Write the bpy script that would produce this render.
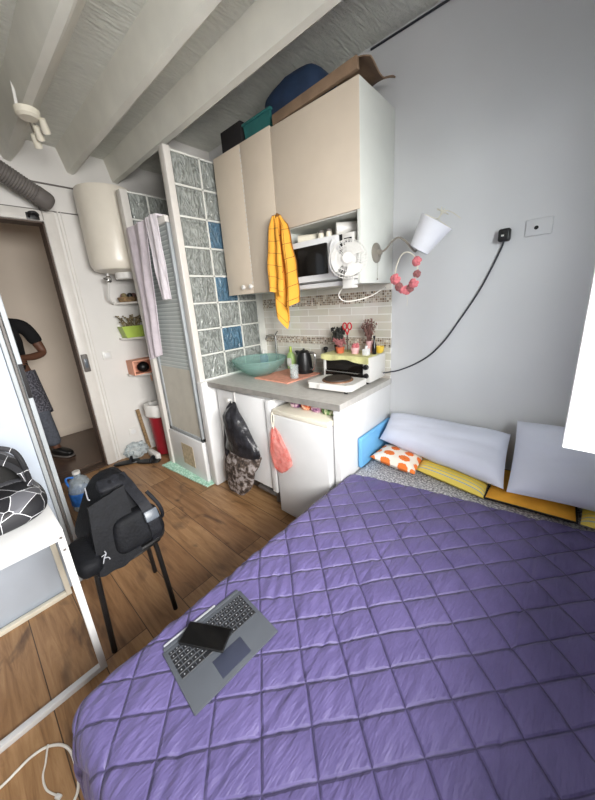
import bpy, bmesh, math, random
from mathutils import Vector, Matrix, noise
for _o in list(bpy.data.objects):
    bpy.data.objects.remove(_o, do_unlink=True)
SC = bpy.context.scene
COL = SC.collection
PI = math.pi
random.seed(7)

# ------------------------------------------------------------------ camera
CAM = bpy.data.cameras.new('camera')
cam = bpy.data.objects.new('camera', CAM)
COL.objects.link(cam)
_r = Vector((0.75113861, 0.65680377, -0.06632941))
_u = Vector((-0.13169228, 0.24754389, 0.95988497))
_f = Vector((-0.64687551, 0.7122716, -0.27243576))
_m = Matrix((( _r.x, _u.x, -_f.x, 0.915), (_r.y, _u.y, -_f.y, -2.0), (_r.z, _u.z, -_f.z, 1.5), (0, 0, 0, 1)))
cam.matrix_world = _m
CAM.sensor_fit = 'HORIZONTAL'
CAM.sensor_width = 36.0
CAM.lens = 304.749 * 36.0 / 595.0
CAM.shift_y = -12.1 / 595.0
CAM.clip_start = 0.02
SC.camera = cam

# ------------------------------------------------------------------ world, light, exposure
W = bpy.data.worlds.new('sky')
SC.world = W
W.use_nodes = True
W.node_tree.nodes['Background'].inputs[0].default_value = (0.72, 0.84, 1.0, 1)
W.node_tree.nodes['Background'].inputs[1].default_value = 0.5


def area(name, loc, target, sx, sy, power, color):
    L = bpy.data.lights.new(name, 'AREA')
    L.shape = 'RECTANGLE'
    L.size, L.size_y = sx, sy
    L.energy = power
    L.color = color
    o = bpy.data.objects.new(name, L)
    COL.objects.link(o)
    o.location = loc
    d = Vector(target) - Vector(loc)
    o.rotation_euler = d.to_track_quat('-Z', 'Y').to_euler()
    return o


area('window_daylight', (2.6, -1.95, 1.95), (0.0, -1.3, 0.75), 2.2, 1.3, 270, (1.0, 0.985, 0.955))
area('hallway_daylight', (-3.2, -2.75, 0.95), (-3.75, -1.0, 0.75), 0.5, 0.7, 5, (1.0, 0.96, 0.92))
VS = SC.view_settings
VS.view_transform = 'Standard'
VS.look = 'None'
VS.gamma = 1.0
VS.use_curve_mapping = False
VS.exposure = 0.62
SC.cycles.use_denoising = True
SC.cycles.max_bounces = 10
SC.cycles.diffuse_bounces = 6
SC.cycles.transparent_max_bounces = 12
SC.cycles.caustics_reflective = False
SC.cycles.caustics_refractive = False
SC.cycles.sample_clamp_indirect = 6.0


# ------------------------------------------------------------------ materials
def lin(c):
    return tuple(((v / 255.0) / 12.92 if v / 255.0 <= 0.04045 else ((v / 255.0 + 0.055) / 1.055) ** 2.4) for v in c)


class NT:
    def __init__(s, name):
        s.m = bpy.data.materials.new(name)
        s.m.use_nodes = True
        s.t = s.m.node_tree
        s.b = s.t.nodes['Principled BSDF']
        s.out = s.t.nodes['Material Output']

    def n(s, kind, **kw):
        x = s.t.nodes.new(kind)
        for k, v in kw.items():
            if k.startswith('i_'):
                key = k[2:]
                key = int(key) if key.isdigit() else key.replace('_', ' ')
                x.inputs[key].default_value = v
            else:
                setattr(x, k, v)
        return x

    def l(s, a, b):
        s.t.links.new(a, b)

    def coord(s, kind='Object', scale=(1, 1, 1), rot=(0, 0, 0), loc=(0, 0, 0)):
        c = s.n('ShaderNodeTexCoord')
        m = s.n('ShaderNodeMapping')
        m.inputs['Scale'].default_value = scale
        m.inputs['Rotation'].default_value = rot
        m.inputs['Location'].default_value = loc
        s.l(c.outputs[kind], m.inputs['Vector'])
        return m.outputs['Vector']

    def ramp(s, fac, stops):
        r = s.n('ShaderNodeValToRGB')
        e = r.color_ramp.elements
        while len(e) < len(stops):
            e.new(0.5)
        for k, (p, c) in enumerate(stops):
            e[k].position = p
            e[k].color = (*lin(c), 1)
        s.l(fac, r.inputs['Fac'])
        return r.outputs['Color']

    def mix(s, fac, a, b, mode='MIX'):
        x = s.n('ShaderNodeMix', data_type='RGBA', blend_type=mode)
        for sock, v in ((x.inputs[0], fac), (x.inputs[6], a), (x.inputs[7], b)):
            if isinstance(v, (int, float)):
                sock.default_value = v
            elif isinstance(v, tuple):
                sock.default_value = (*v[:3], 1)
            else:
                s.l(v, sock)
        return x.outputs[2]

    def bump(s, h, strength=0.3, dist=0.01):
        b = s.n('ShaderNodeBump', i_Strength=strength, i_Distance=dist)
        s.l(h, b.inputs['Height'])
        s.l(b.outputs['Normal'], s.b.inputs['Normal'])
        return b


def plain(name, c, rough=0.5, metal=0.0, vary=0.06, scale=8.0, bump=0.0, bscale=60.0, trans=0.0, ior=1.45, sheen=0.0, spec=0.5):
    t = NT(name)
    v = t.coord()
    nz = t.n('ShaderNodeTexNoise', i_Scale=scale, i_Detail=4.0)
    t.l(v, nz.inputs['Vector'])
    a = tuple(max(0, x * (1 - vary)) for x in c)
    b = tuple(min(255, x * (1 + vary)) for x in c)
    t.l(t.ramp(nz.outputs['Fac'], [(0.3, a), (0.7, b)]), t.b.inputs['Base Color'])
    t.b.inputs['Roughness'].default_value = rough
    t.b.inputs['Metallic'].default_value = metal
    t.b.inputs['Transmission Weight'].default_value = trans
    t.b.inputs['IOR'].default_value = ior
    t.b.inputs['Specular IOR Level'].default_value = spec
    if sheen:
        t.b.inputs['Sheen Weight'].default_value = sheen
    if bump:
        n2 = t.n('ShaderNodeTexNoise', i_Scale=bscale, i_Detail=5.0)
        t.l(v, n2.inputs['Vector'])
        t.bump(n2.outputs['Fac'], bump, 0.01)
    return t.m


def wood_floor(name, base=((170, 136, 100), (150, 116, 82), (188, 155, 118)), dark=(112, 82, 58)):
    t = NT(name)
    v = t.coord()
    br = t.n('ShaderNodeTexBrick', i_Scale=1.0, offset=0.37)
    br.inputs['Brick Width'].default_value = 1.25
    br.inputs['Row Height'].default_value = 0.19
    br.inputs['Mortar Size'].default_value = 0.0022
    br.inputs['Mortar Smooth'].default_value = 0.3
    br.inputs['Color1'].default_value = (0, 0, 0, 1)
    br.inputs['Color2'].default_value = (1, 1, 1, 1)
    br.inputs['Mortar'].default_value = (0.5, 0.5, 0.5, 1)
    t.l(v, br.inputs['Vector'])
    # per-plank offset of the grain
    off = t.n('ShaderNodeVectorMath', operation='SCALE')
    off.inputs['Scale'].default_value = 7.3
    t.l(br.outputs['Color'], off.inputs[0])
    ad = t.n('ShaderNodeVectorMath', operation='ADD')
    t.l(v, ad.inputs[0])
    t.l(off.outputs[0], ad.inputs[1])
    mp = t.n('ShaderNodeMapping')
    mp.inputs['Scale'].default_value = (1.0, 11.0, 1.0)
    t.l(ad.outputs[0], mp.inputs['Vector'])
    g = t.n('ShaderNodeTexNoise', i_Scale=3.2, i_Detail=8.0, i_Roughness=0.62, i_Distortion=0.8)
    t.l(mp.outputs[0], g.inputs['Vector'])
    col = t.ramp(g.outputs['Fac'], [(0.22, dark), (0.40, base[1]), (0.56, base[0]), (0.78, base[2])])
    tone = t.ramp(br.outputs['Color'], [(0.0, (205, 190, 178)), (1.0, (255, 250, 242))])
    col = t.mix(1.0, col, tone, 'MULTIPLY')
    # knots
    mk = t.n('ShaderNodeMapping')
    mk.inputs['Scale'].default_value = (2.1, 5.2, 1.0)
    t.l(ad.outputs[0], mk.inputs['Vector'])
    nk = t.n('ShaderNodeTexNoise', i_Scale=1.3, i_Detail=3.0, i_Distortion=1.2)
    t.l(mk.outputs[0], nk.inputs['Vector'])
    kf = t.n('ShaderNodeMapRange', i_1=0.57, i_2=0.72)
    t.l(nk.outputs['Fac'], kf.inputs[0])
    kx = t.n('ShaderNodeMath', operation='MULTIPLY')
    kx.inputs[1].default_value = 0.75
    t.l(kf.outputs[0], kx.inputs[0])
    col = t.mix(kx.outputs[0], col, lin((70, 50, 38)))
    col = t.mix(br.outputs['Fac'], col, lin((70, 50, 36)))
    t.l(col, t.b.inputs['Base Color'])
    t.b.inputs['Roughness'].default_value = 0.42
    t.bump(g.outputs['Fac'], 0.12, 0.004)
    return t.m


def plaster(name, c, strokes=True):
    t = NT(name)
    v = t.coord(scale=(9.0, 2.2, 2.0))
    n1 = t.n('ShaderNodeTexNoise', i_Scale=3.0, i_Detail=9.0, i_Roughness=0.7, i_Distortion=0.9)
    t.l(v, n1.inputs['Vector'])
    w = t.n('ShaderNodeTexNoise', i_Scale=7.0, i_Detail=4.0, i_Roughness=0.6)
    t.l(v, w.inputs['Vector'])
    s = t.n('ShaderNodeMath', operation='ADD')
    t.l(n1.outputs['Fac'], s.inputs[0])
    t.l(w.outputs['Fac'], s.inputs[1])
    t.l(t.ramp(n1.outputs['Fac'], [(0.3, tuple(x * 0.93 for x in c)), (0.65, c)]), t.b.inputs['Base Color'])
    t.b.inputs['Roughness'].default_value = 0.55
    t.bump(s.outputs[0], 0.9, 0.03)
    return t.m


def tiles(name, bw, rh, mortar, cols, grout, offset=0.5, rough=0.25):
    t = NT(name)
    c = t.n('ShaderNodeTexCoord')
    sp = t.n('ShaderNodeSeparateXYZ')
    cb = t.n('ShaderNodeCombineXYZ')
    t.l(c.outputs['Object'], sp.inputs[0])
    t.l(sp.outputs['X'], cb.inputs['X'])
    t.l(sp.outputs['Z'], cb.inputs['Y'])
    br = t.n('ShaderNodeTexBrick', i_Scale=1.0, offset=offset)
    br.inputs['Brick Width'].default_value = bw
    br.inputs['Row Height'].default_value = rh
    br.inputs['Mortar Size'].default_value = mortar
    br.inputs['Color1'].default_value = (0, 0, 0, 1)
    br.inputs['Color2'].default_value = (1, 1, 1, 1)
    br.inputs['Mortar'].default_value = (0.5, 0.5, 0.5, 1)
    t.l(cb.outputs[0], br.inputs['Vector'])
    n = len(cols)
    col = t.ramp(br.outputs['Color'], [(k / max(1, n - 1), cols[k]) for k in range(n)])
    nz = t.n('ShaderNodeTexNoise', i_Scale=5.0, i_Detail=3.0)
    t.l(cb.outputs[0], nz.inputs['Vector'])
    col = t.mix(0.12, col, nz.outputs['Color'], 'OVERLAY')
    col = t.mix(br.outputs['Fac'], col, lin(grout))
    t.l(col, t.b.inputs['Base Color'])
    t.b.inputs['Roughness'].default_value = rough
    inv = t.n('ShaderNodeMath', operation='SUBTRACT')
    inv.inputs[0].default_value = 1.0
    t.l(br.outputs['Fac'], inv.inputs[1])
    t.bump(inv.outputs[0], 0.4, 0.002)
    return t.m


def glass_block_mat(name, c):
    t = NT(name)
    v = t.coord(scale=(1, 1.6, 0.8))
    w = t.n('ShaderNodeTexNoise', i_Scale=11.0, i_Detail=2.0, i_Distortion=2.6)
    t.l(v, w.inputs['Vector'])
    t.l(t.ramp(w.outputs['Fac'], [(0.30, tuple(x * 0.72 for x in c)), (0.5, tuple(x * 0.87 for x in c)), (0.7, c)]), t.b.inputs['Base Color'])
    t.b.inputs['Roughness'].default_value = 0.10
    t.b.inputs['Transmission Weight'].default_value = 0.5
    t.b.inputs['IOR'].default_value = 1.45
    t.bump(w.outputs['Fac'], 0.8, 0.04)
    return t.m


def thin_clear(name, tint, opacity=0.25, rough=0.08, patchy=True):
    """A thin see-through plastic or glass sheet: mostly transparent, partly glossy."""
    t = NT(name)
    tr = t.n('ShaderNodeBsdfTransparent')
    tr.inputs[0].default_value = (*lin(tint), 1)
    mx = t.n('ShaderNodeMixShader')
    nz = t.n('ShaderNodeTexNoise', i_Scale=25.0, i_Detail=3.0)
    t.l(t.coord(), nz.inputs['Vector'])
    mr = t.n('ShaderNodeMapRange', i_1=0.3, i_2=0.7, i_3=opacity * 0.6, i_4=min(1.0, opacity * 1.5))
    t.l(nz.outputs['Fac'], mr.inputs[0])
    if patchy:
        t.l(mr.outputs[0], mx.inputs[0])
    else:
        mx.inputs[0].default_value = opacity
    t.b.inputs['Base Color'].default_value = (*lin(tint), 1)
    t.b.inputs['Roughness'].default_value = rough
    t.l(tr.outputs[0], mx.inputs[1])
    t.l(t.b.outputs[0], mx.inputs[2])
    t.l(mx.outputs[0], t.out.inputs['Surface'])
    return t.m


def uv_stripes(name, stops, scale, axis='X', rough=0.85, bump=0.15):
    t = NT(name)
    c = t.n('ShaderNodeTexCoord')
    sp = t.n('ShaderNodeSeparateXYZ')
    t.l(c.outputs['UV'], sp.inputs[0])
    m = t.n('ShaderNodeMath', operation='MULTIPLY')
    m.inputs[1].default_value = scale
    t.l(sp.outputs[axis], m.inputs[0])
    f = t.n('ShaderNodeMath', operation='FRACT')
    t.l(m.outputs[0], f.inputs[0])
    r = t.n('ShaderNodeValToRGB')
    r.color_ramp.interpolation = 'CONSTANT'
    e = r.color_ramp.elements
    while len(e) < len(stops):
        e.new(0.5)
    for k, (p, cc) in enumerate(stops):
        e[k].position = p
        e[k].color = (*lin(cc), 1)
    t.l(f.outputs[0], r.inputs[0])
    t.l(r.outputs[0], t.b.inputs['Base Color'])
    t.b.inputs['Roughness'].default_value = rough
    nz = t.n('ShaderNodeTexNoise', i_Scale=90.0)
    t.l(t.coord(), nz.inputs['Vector'])
    t.bump(nz.outputs['Fac'], bump, 0.004)
    return t.m


def uv_plaid(name, base, line, n, width=0.06):
    t = NT(name)
    c = t.n('ShaderNodeTexCoord')
    sp = t.n('ShaderNodeSeparateXYZ')
    t.l(c.outputs['UV'], sp.inputs[0])
    res = []
    for ax, k in (('X', n), ('Y', n * 1.6)):
        m = t.n('ShaderNodeMath', operation='MULTIPLY')
        m.inputs[1].default_value = k
        t.l(sp.outputs[ax], m.inputs[0])
        f = t.n('ShaderNodeMath', operation='FRACT')
        t.l(m.outputs[0], f.inputs[0])
        g = t.n('ShaderNodeMath', operation='LESS_THAN')
        g.inputs[1].default_value = width
        t.l(f.outputs[0], g.inputs[0])
        res.append(g)
    mx = t.n('ShaderNodeMath', operation='MAXIMUM')
    t.l(res[0].outputs[0], mx.inputs[0])
    t.l(res[1].outputs[0], mx.inputs[1])
    t.l(t.mix(mx.outputs[0], lin(base), lin(line)), t.b.inputs['Base Color'])
    t.b.inputs['Roughness'].default_value = 0.9
    nz = t.n('ShaderNodeTexNoise', i_Scale=120.0)
    t.l(t.coord(), nz.inputs['Vector'])
    t.bump(nz.outputs['Fac'], 0.2, 0.004)
    return t.m


def facet_lines(name, base, line, scale, width):
    t = NT(name)
    v = t.coord()
    vo = t.n('ShaderNodeTexVoronoi', feature='DISTANCE_TO_EDGE', i_Scale=scale)
    t.l(v, vo.inputs['Vector'])
    g = t.n('ShaderNodeMath', operation='LESS_THAN')
    g.inputs[1].default_value = width
    t.l(vo.outputs['Distance'], g.inputs[0])
    v2 = t.n('ShaderNodeTexVoronoi', i_Scale=scale)
    t.l(v, v2.inputs['Vector'])
    bw = t.n('ShaderNodeRGBToBW')
    t.l(v2.outputs['Color'], bw.inputs[0])
    fac = t.ramp(bw.outputs[0], [(0.45, base), (0.62, tuple(x + 16 for x in base)), (0.78, (92, 92, 98))])
    t.l(t.mix(g.outputs[0], fac, lin(line)), t.b.inputs['Base Color'])
    t.b.inputs['Roughness'].default_value = 0.6
    return t.m


def spots_mat(name, base, spot, core, scale=9.0):
    t = NT(name)
    c = t.n('ShaderNodeTexCoord')
    vo = t.n('ShaderNodeTexVoronoi', i_Scale=scale, i_Randomness=0.25)
    t.l(c.outputs['UV'], vo.inputs['Vector'])
    nz = t.n('ShaderNodeTexNoise', i_Scale=26.0, i_Detail=3.0)
    t.l(c.outputs['UV'], nz.inputs['Vector'])
    ad = t.n('ShaderNodeMath', operation='MULTIPLY_ADD')
    ad.inputs[1].default_value = 0.22
    t.l(nz.outputs['Fac'], ad.inputs[0])
    t.l(vo.outputs['Distance'], ad.inputs[2])
    r = t.n('ShaderNodeValToRGB')
    r.color_ramp.interpolation = 'CONSTANT'
    e = r.color_ramp.elements
    e[0].position, e[0].color = 0.0, (*lin(core), 1)
    e[1].position, e[1].color = 0.22, (*lin(spot), 1)
    x = e.new(0.50)
    x.color = (*lin(base), 1)
    t.l(ad.outputs[0], r.inputs[0])
    t.l(r.outputs[0], t.b.inputs['Base Color'])
    t.b.inputs['Roughness'].default_value = 0.85
    return t.m


def speckle(name, a, b, c, scale=120.0):
    t = NT(name)
    nz = t.n('ShaderNodeTexNoise', i_Scale=scale, i_Detail=2.0)
    t.l(t.coord(), nz.inputs['Vector'])
    t.l(t.ramp(nz.outputs['Fac'], [(0.38, a), (0.5, b), (0.62, c)]), t.b.inputs['Base Color'])
    t.b.inputs['Roughness'].default_value = 0.85
    return t.m


def quilt_mat():
    t = NT('purple_quilted_satin')
    c = t.n('ShaderNodeTexCoord')
    nz = t.n('ShaderNodeTexNoise', i_Scale=4.0, i_Detail=2.0)
    t.l(c.outputs['Object'], nz.inputs['Vector'])
    hs = []
    for (nx, ny), sp, ph in (((-0.7373, 0.6756), 0.0925, 0.58), ((0.6626, 0.7490), 0.125, 0.1)):
        d = t.n('ShaderNodeVectorMath', operation='DOT_PRODUCT')
        d.inputs[1].default_value = (nx / sp, ny / sp, 0)
        t.l(c.outputs['Object'], d.inputs[0])
        w = t.n('ShaderNodeMath', operation='MULTIPLY_ADD')
        w.inputs[1].default_value = 0.16
        t.l(nz.outputs['Fac'], w.inputs[0])
        t.l(d.outputs['Value'], w.inputs[2])
        o = t.n('ShaderNodeMath', operation='SUBTRACT')
        o.inputs[1].default_value = ph - 0.5 + 0.08
        t.l(w.outputs[0], o.inputs[0])
        f = t.n('ShaderNodeMath', operation='FRACT')
        t.l(o.outputs[0], f.inputs[0])
        q = t.n('ShaderNodeMath', operation='SUBTRACT')
        q.inputs[1].default_value = 0.5
        t.l(f.outputs[0], q.inputs[0])
        a = t.n('ShaderNodeMath', operation='ABSOLUTE')
        t.l(q.outputs[0], a.inputs[0])
        m = t.n('ShaderNodeMapRange', interpolation_type='SMOOTHSTEP', i_1=0.0, i_2=0.007 / sp)
        t.l(a.outputs[0], m.inputs[0])
        hs.append(m)
    mn = t.n('ShaderNodeMath', operation='MINIMUM')
    t.l(hs[0].outputs[0], mn.inputs[0])
    t.l(hs[1].outputs[0], mn.inputs[1])
    # small gathered creases running across the cells
    wr = t.n('ShaderNodeTexNoise', i_Scale=1.0, i_Detail=3.0, i_Roughness=0.6)
    t.l(t.coord(scale=(46, 10, 10), rot=(0, 0, math.radians(-32))), wr.inputs['Vector'])
    wr2 = t.n('ShaderNodeTexNoise', i_Scale=9.0, i_Detail=4.0)
    t.l(c.outputs['Object'], wr2.inputs['Vector'])
    h1 = t.n('ShaderNodeMath', operation='MULTIPLY_ADD')
    h1.inputs[1].default_value = 2.0
    t.l(wr.outputs['Fac'], h1.inputs[0])
    t.l(mn.outputs[0], h1.inputs[2])
    h2 = t.n('ShaderNodeMath', operation='MULTIPLY_ADD')
    h2.inputs[1].default_value = 0.9
    t.l(wr2.outputs['Fac'], h2.inputs[0])
    t.l(h1.outputs[0], h2.inputs[2])
    t.bump(h2.outputs[0], 0.7, 0.006)
    # stitched seams darkened in the colour, standing for the shade in their creases
    th = t.n('ShaderNodeMapRange', i_1=0.0, i_2=0.3, i_3=1.0, i_4=0.0)
    t.l(mn.outputs[0], th.inputs[0])
    t.l(t.mix(th.outputs[0], t.ramp(wr2.outputs['Fac'], [(0.3, (86, 77, 124)), (0.7, (96, 86, 135))]), lin((52, 45, 82))), t.b.inputs['Base Color'])
    t.b.inputs['Roughness'].default_value = 0.56
    t.b.inputs['Sheen Weight'].default_value = 0.1
    return t.m


M = {}
M['floor'] = wood_floor('oak_floor')
M['hall_floor'] = tiles('hallway_floor', 0.3, 0.3, 0.004, [(96, 62, 48), (112, 74, 58)], (80, 62, 52))
M['wall'] = plain('white_wall_paint', (209, 209, 210), 0.72, vary=0.015, scale=1.6, bump=0.10, bscale=14)
M['wall_dim'] = plain('door_wall_paint', (212, 209, 205), 0.6, vary=0.02, scale=2.0, bump=0.12, bscale=16)
M['hall'] = plain('hallway_paint', (200, 188, 174), 0.7, vary=0.02, scale=2)
M['ceiling'] = plaster('rough_ceiling_plaster', (232, 232, 222))
M['beam'] = plain('painted_beam', (214, 212, 202), 0.5, vary=0.03, scale=5, bump=0.22, bscale=12)
M['trimw'] = plain('white_gloss_trim', (208, 204, 198), 0.4, vary=0.02)
M['dark_gap'] = plain('dark_wood_edge', (74, 58, 48), 0.6)
M['cab'] = plain('cream_cabinet_front', (208, 194, 176), 0.42, vary=0.012)
M['cabside'] = plain('white_cabinet_side', (212, 214, 208), 0.4, vary=0.012)
M['white'] = plain('white_lacquer', (216, 216, 216), 0.35, vary=0.012)
M['whitem'] = plain('white_plastic', (214, 212, 208), 0.35, vary=0.015)
M['cream'] = plain('cream_plastic', (216, 210, 194), 0.4, vary=0.02)
M['bluewhite'] = plain('glossy_white_panel', (178, 186, 197), 0.4, vary=0.01)
M['alu'] = plain('brushed_aluminium', (158, 163, 166), 0.5, 0.1, vary=0.04)
M['steel'] = plain('stainless_steel', (190, 188, 184), 0.25, 0.9, vary=0.05)
M['chrome'] = plain('satin_nickel', (150, 144, 134), 0.35, 0.45, vary=0.05)
M['black'] = plain('black_plastic', (18, 18, 19), 0.4, vary=0.2)
M['blackglass'] = plain('black_screen_glass', (9, 9, 11), 0.08, vary=0.1)
M['ovenglass'] = plain('dark_door_glass', (20, 17, 15), 0.12, vary=0.2, scale=14)
M['blackmetal'] = plain('black_painted_metal', (22, 20, 20), 0.45, vary=0.2)
M['nylon'] = plain('black_nylon', (15, 16, 20), 0.7, vary=0.2, scale=30, bump=0.3, bscale=90, spec=0.25)
M['nylon2'] = plain('black_webbing', (25, 26, 31), 0.65, vary=0.2, scale=40, bump=0.3, bscale=140, spec=0.3)
M['buckle'] = plain('grey_buckle_plastic', (84, 90, 98), 0.35)
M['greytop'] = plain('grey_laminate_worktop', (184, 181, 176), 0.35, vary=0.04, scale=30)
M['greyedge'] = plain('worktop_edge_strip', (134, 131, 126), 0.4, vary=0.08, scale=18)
M['tile'] = tiles('beige_glazed_tiles', 0.205, 0.053, 0.003, [(196, 190, 176), (206, 201, 189), (214, 209, 198)], (226, 224, 218))
M['mosaic'] = tiles('brown_mosaic', 0.0165, 0.0165, 0.0016, [(66, 50, 40), (196, 184, 164), (120, 92, 70), (222, 214, 198), (92, 70, 54), (168, 146, 120)], (206, 200, 190), 0.0)
M['gblock'] = glass_block_mat('clear_glass_block', (222, 228, 222))
M['gblue'] = glass_block_mat('blue_glass_block', (128, 172, 202))
M['grout'] = plain('white_grout', (214, 214, 208), 0.7, vary=0.03)
M['boiler'] = plain('cream_enamel', (212, 205, 192), 0.3, vary=0.015)
M['duct'] = plain('dark_grey_duct', (100, 95, 92), 0.55, 0.0, vary=0.08)
M['cardboard'] = plain('brown_cardboard', (130, 107, 86), 0.8, vary=0.08, scale=12)
M['teal'] = plain('teal_plastic', (42, 98, 96), 0.4, vary=0.08)
M['navy'] = plain('blue_fabric_bag', (30, 48, 74), 0.7, vary=0.12, bump=0.2)
M['lilac_towel'] = plain('lilac_grey_towel', (200, 190, 197), 0.95, vary=0.04, scale=20, bump=0.4, bscale=170, sheen=0.2)
M['white_towel'] = plain('white_robe_cloth', (210, 203, 208), 0.95, vary=0.03, scale=20, bump=0.4, bscale=170, sheen=0.2)
M['yellow_towel'] = uv_plaid('yellow_check_cloth', (224, 160, 56), (120, 78, 32), 4, 0.045)
M['quilt'] = quilt_mat()
M['pillow'] = plain('pale_lilac_cotton', (212, 215, 229), 0.85, vary=0.02, scale=4, bump=0.1, bscale=60)
M['bluefoam'] = plain('sky_blue_foam', (112, 178, 226), 0.75, vary=0.03)
M['flower_cushion'] = spots_mat('orange_flower_print', (240, 230, 216), (236, 122, 48), (222, 96, 36), 3.0)
M['yellow_stripe'] = uv_stripes('yellow_striped_cotton', [(0.0, (232, 206, 88)), (0.22, (206, 196, 120)), (0.3, (232, 206, 88)), (0.5, (170, 176, 168)), (0.56, (236, 212, 100)), (0.74, (150, 168, 190)), (0.8, (224, 200, 92))], 3.0, 'Y')
M['mustard'] = plain('mustard_cotton', (222, 160, 52), 0.85, vary=0.05, scale=16, bump=0.15)
M['blacktrim'] = plain('black_piping', (24, 22, 24), 0.7)
M['sheet'] = speckle('grey_mottled_sheet', (116, 116, 122), (168, 168, 172), (214, 214, 216), 95)
M['bedbase'] = plain('dark_bed_base', (60, 56, 58), 0.8)
M['laptop'] = plain('grey_alcantara', (76, 80, 87), 0.7, vary=0.04)
M['key'] = plain('black_keycap', (26, 27, 31), 0.45, vary=0.1)
M['touchpad'] = plain('dark_touchpad', (52, 56, 72), 0.35, vary=0.04)
M['silver'] = plain('silver_strip', (190, 192, 200), 0.3, 0.5)
M['legend'] = plain('grey_key_legend', (150, 152, 158), 0.6)
M['red_bin'] = plain('dark_red_plastic', (132, 28, 38), 0.35, vary=0.05)
M['pinkbag'] = thin_clear('pink_thin_plastic', (255, 200, 192), 0.34, 0.4)
M['blackbag'] = plain('black_bin_liner', (36, 36, 40), 0.3, vary=0.35, scale=22, bump=0.7, bscale=24)
M['contents'] = speckle('bag_contents', (44, 36, 32), (92, 78, 70), (158, 150, 148), 26)
M['clearplast'] = thin_clear('clear_plastic', (232, 238, 240), 0.34, 0.1)
M['water'] = thin_clear('clear_bottle_plastic', (214, 226, 234), 0.32, 0.06)
M['bluelabel'] = plain('blue_bottle_label', (52, 116, 200), 0.4, vary=0.2, scale=20)
M['bowlglass'] = thin_clear('turquoise_glass', (204, 228, 223), 0.22, 0.08, False)
M['clearglass'] = thin_clear('clear_glass', (236, 240, 240), 0.22, 0.04)
M['doorglass'] = uv_stripes('frosted_striped_glass', [(0.0, (186, 194, 192)), (0.45, (210, 215, 212)), (0.72, (168, 176, 174))], 34, 'Y', 0.2, 0.0)
M['beigepanel'] = plain('beige_shower_panel', (200, 196, 184), 0.35, vary=0.03)
M['stain'] = plain('brown_stain_patch', (186, 172, 146), 0.6, vary=0.14, scale=30)
M['greenmat'] = speckle('mint_bath_mat', (150, 200, 178), (176, 220, 198), (206, 236, 220), 60)
M['coral'] = plain('coral_drying_mat', (214, 150, 128), 0.9, vary=0.06, scale=30, bump=0.3, bscale=120)
M['limecloth'] = plain('lime_yellow_cloth', (206, 203, 146), 0.9, vary=0.08, scale=18, bump=0.2, bscale=120)
M['green'] = plain('lime_green_plastic', (160, 182, 78), 0.4, vary=0.05)
M['leaf'] = plain('dry_plant', (104, 92, 66), 0.8, vary=0.3, scale=30)
M['darkleaf'] = plain('dark_leaf', (46, 46, 42), 0.7, vary=0.3, scale=30)
M['drytwig'] = plain('dried_flower_twigs', (112, 82, 76), 0.9, vary=0.25, scale=40)
M['terracotta'] = plain('terracotta', (186, 96, 62), 0.7, vary=0.08)
M['red'] = plain('red_plastic', (190, 36, 48), 0.35)
M['pink'] = plain('pink_petals', (204, 116, 122), 0.8, vary=0.15, scale=40)
M['palepink'] = plain('pale_pink_ceramic', (222, 178, 180), 0.5, vary=0.05)
M['mauve'] = plain('mauve_petals', (146, 92, 92), 0.8, vary=0.15, scale=40)
M['yellow'] = plain('yellow_ceramic', (232, 196, 72), 0.4)
M['bluecup'] = plain('blue_plastic', (40, 110, 190), 0.4)
M['greenbottle'] = plain('pale_green_bottle', (160, 190, 120), 0.3, vary=0.1)
M['iron'] = plain('cast_iron_plate', (62, 54, 50), 0.6, 0.2, vary=0.1)
M['rust'] = plain('brown_plate_rim', (122, 88, 66), 0.5, 0.3, vary=0.15)
M['skin'] = plain('brown_skin', (104, 70, 54), 0.55, vary=0.04)
M['tshirt'] = plain('black_cotton', (20, 20, 22), 0.9, vary=0.15, bump=0.2)
M['jeans'] = plain('grey_denim', (92, 96, 106), 0.9, vary=0.12, scale=40, bump=0.2)
M['shirt_tied'] = speckle('grey_check_cloth', (54, 54, 62), (88, 88, 98), (124, 124, 134), 60)
M['hair'] = plain('black_hair', (16, 14, 13), 0.8)
M['wicker'] = plain('brown_wicker', (128, 104, 74), 0.8, vary=0.25, scale=60, bump=0.4)
M['peach'] = plain('peach_box', (222, 160, 134), 0.6, vary=0.05)
M['cableblack'] = plain('black_cable', (50, 52, 58), 0.5)
M['cablewhite'] = plain('white_cable', (226, 222, 214), 0.45)
M['lampshade'] = plain('white_shade_fabric', (234, 234, 240), 0.8, vary=0.012)
M['pack_a'] = speckle('red_snack_pack', (150, 44, 44), (222, 120, 70), (240, 226, 200), 40)
M['pack_b'] = speckle('purple_snack_pack', (88, 52, 92), (170, 120, 150), (220, 196, 200), 40)
M['pack_c'] = speckle('green_snack_pack', (70, 110, 62), (130, 160, 100), (222, 220, 190), 40)
M['facet'] = facet_lines('black_white_line_fabric', (24, 24, 28), (226, 226, 230), 12.0, 0.010)
M['lining'] = plain('dark_bag_lining', (20, 19, 18), 0.8, vary=0.2)
M['sill'] = plain('window_frame_white', (238, 240, 242), 0.4, vary=0.01)
M['pane'] = thin_clear('window_pane', (244, 248, 250), 0.15, 0.02)


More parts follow.
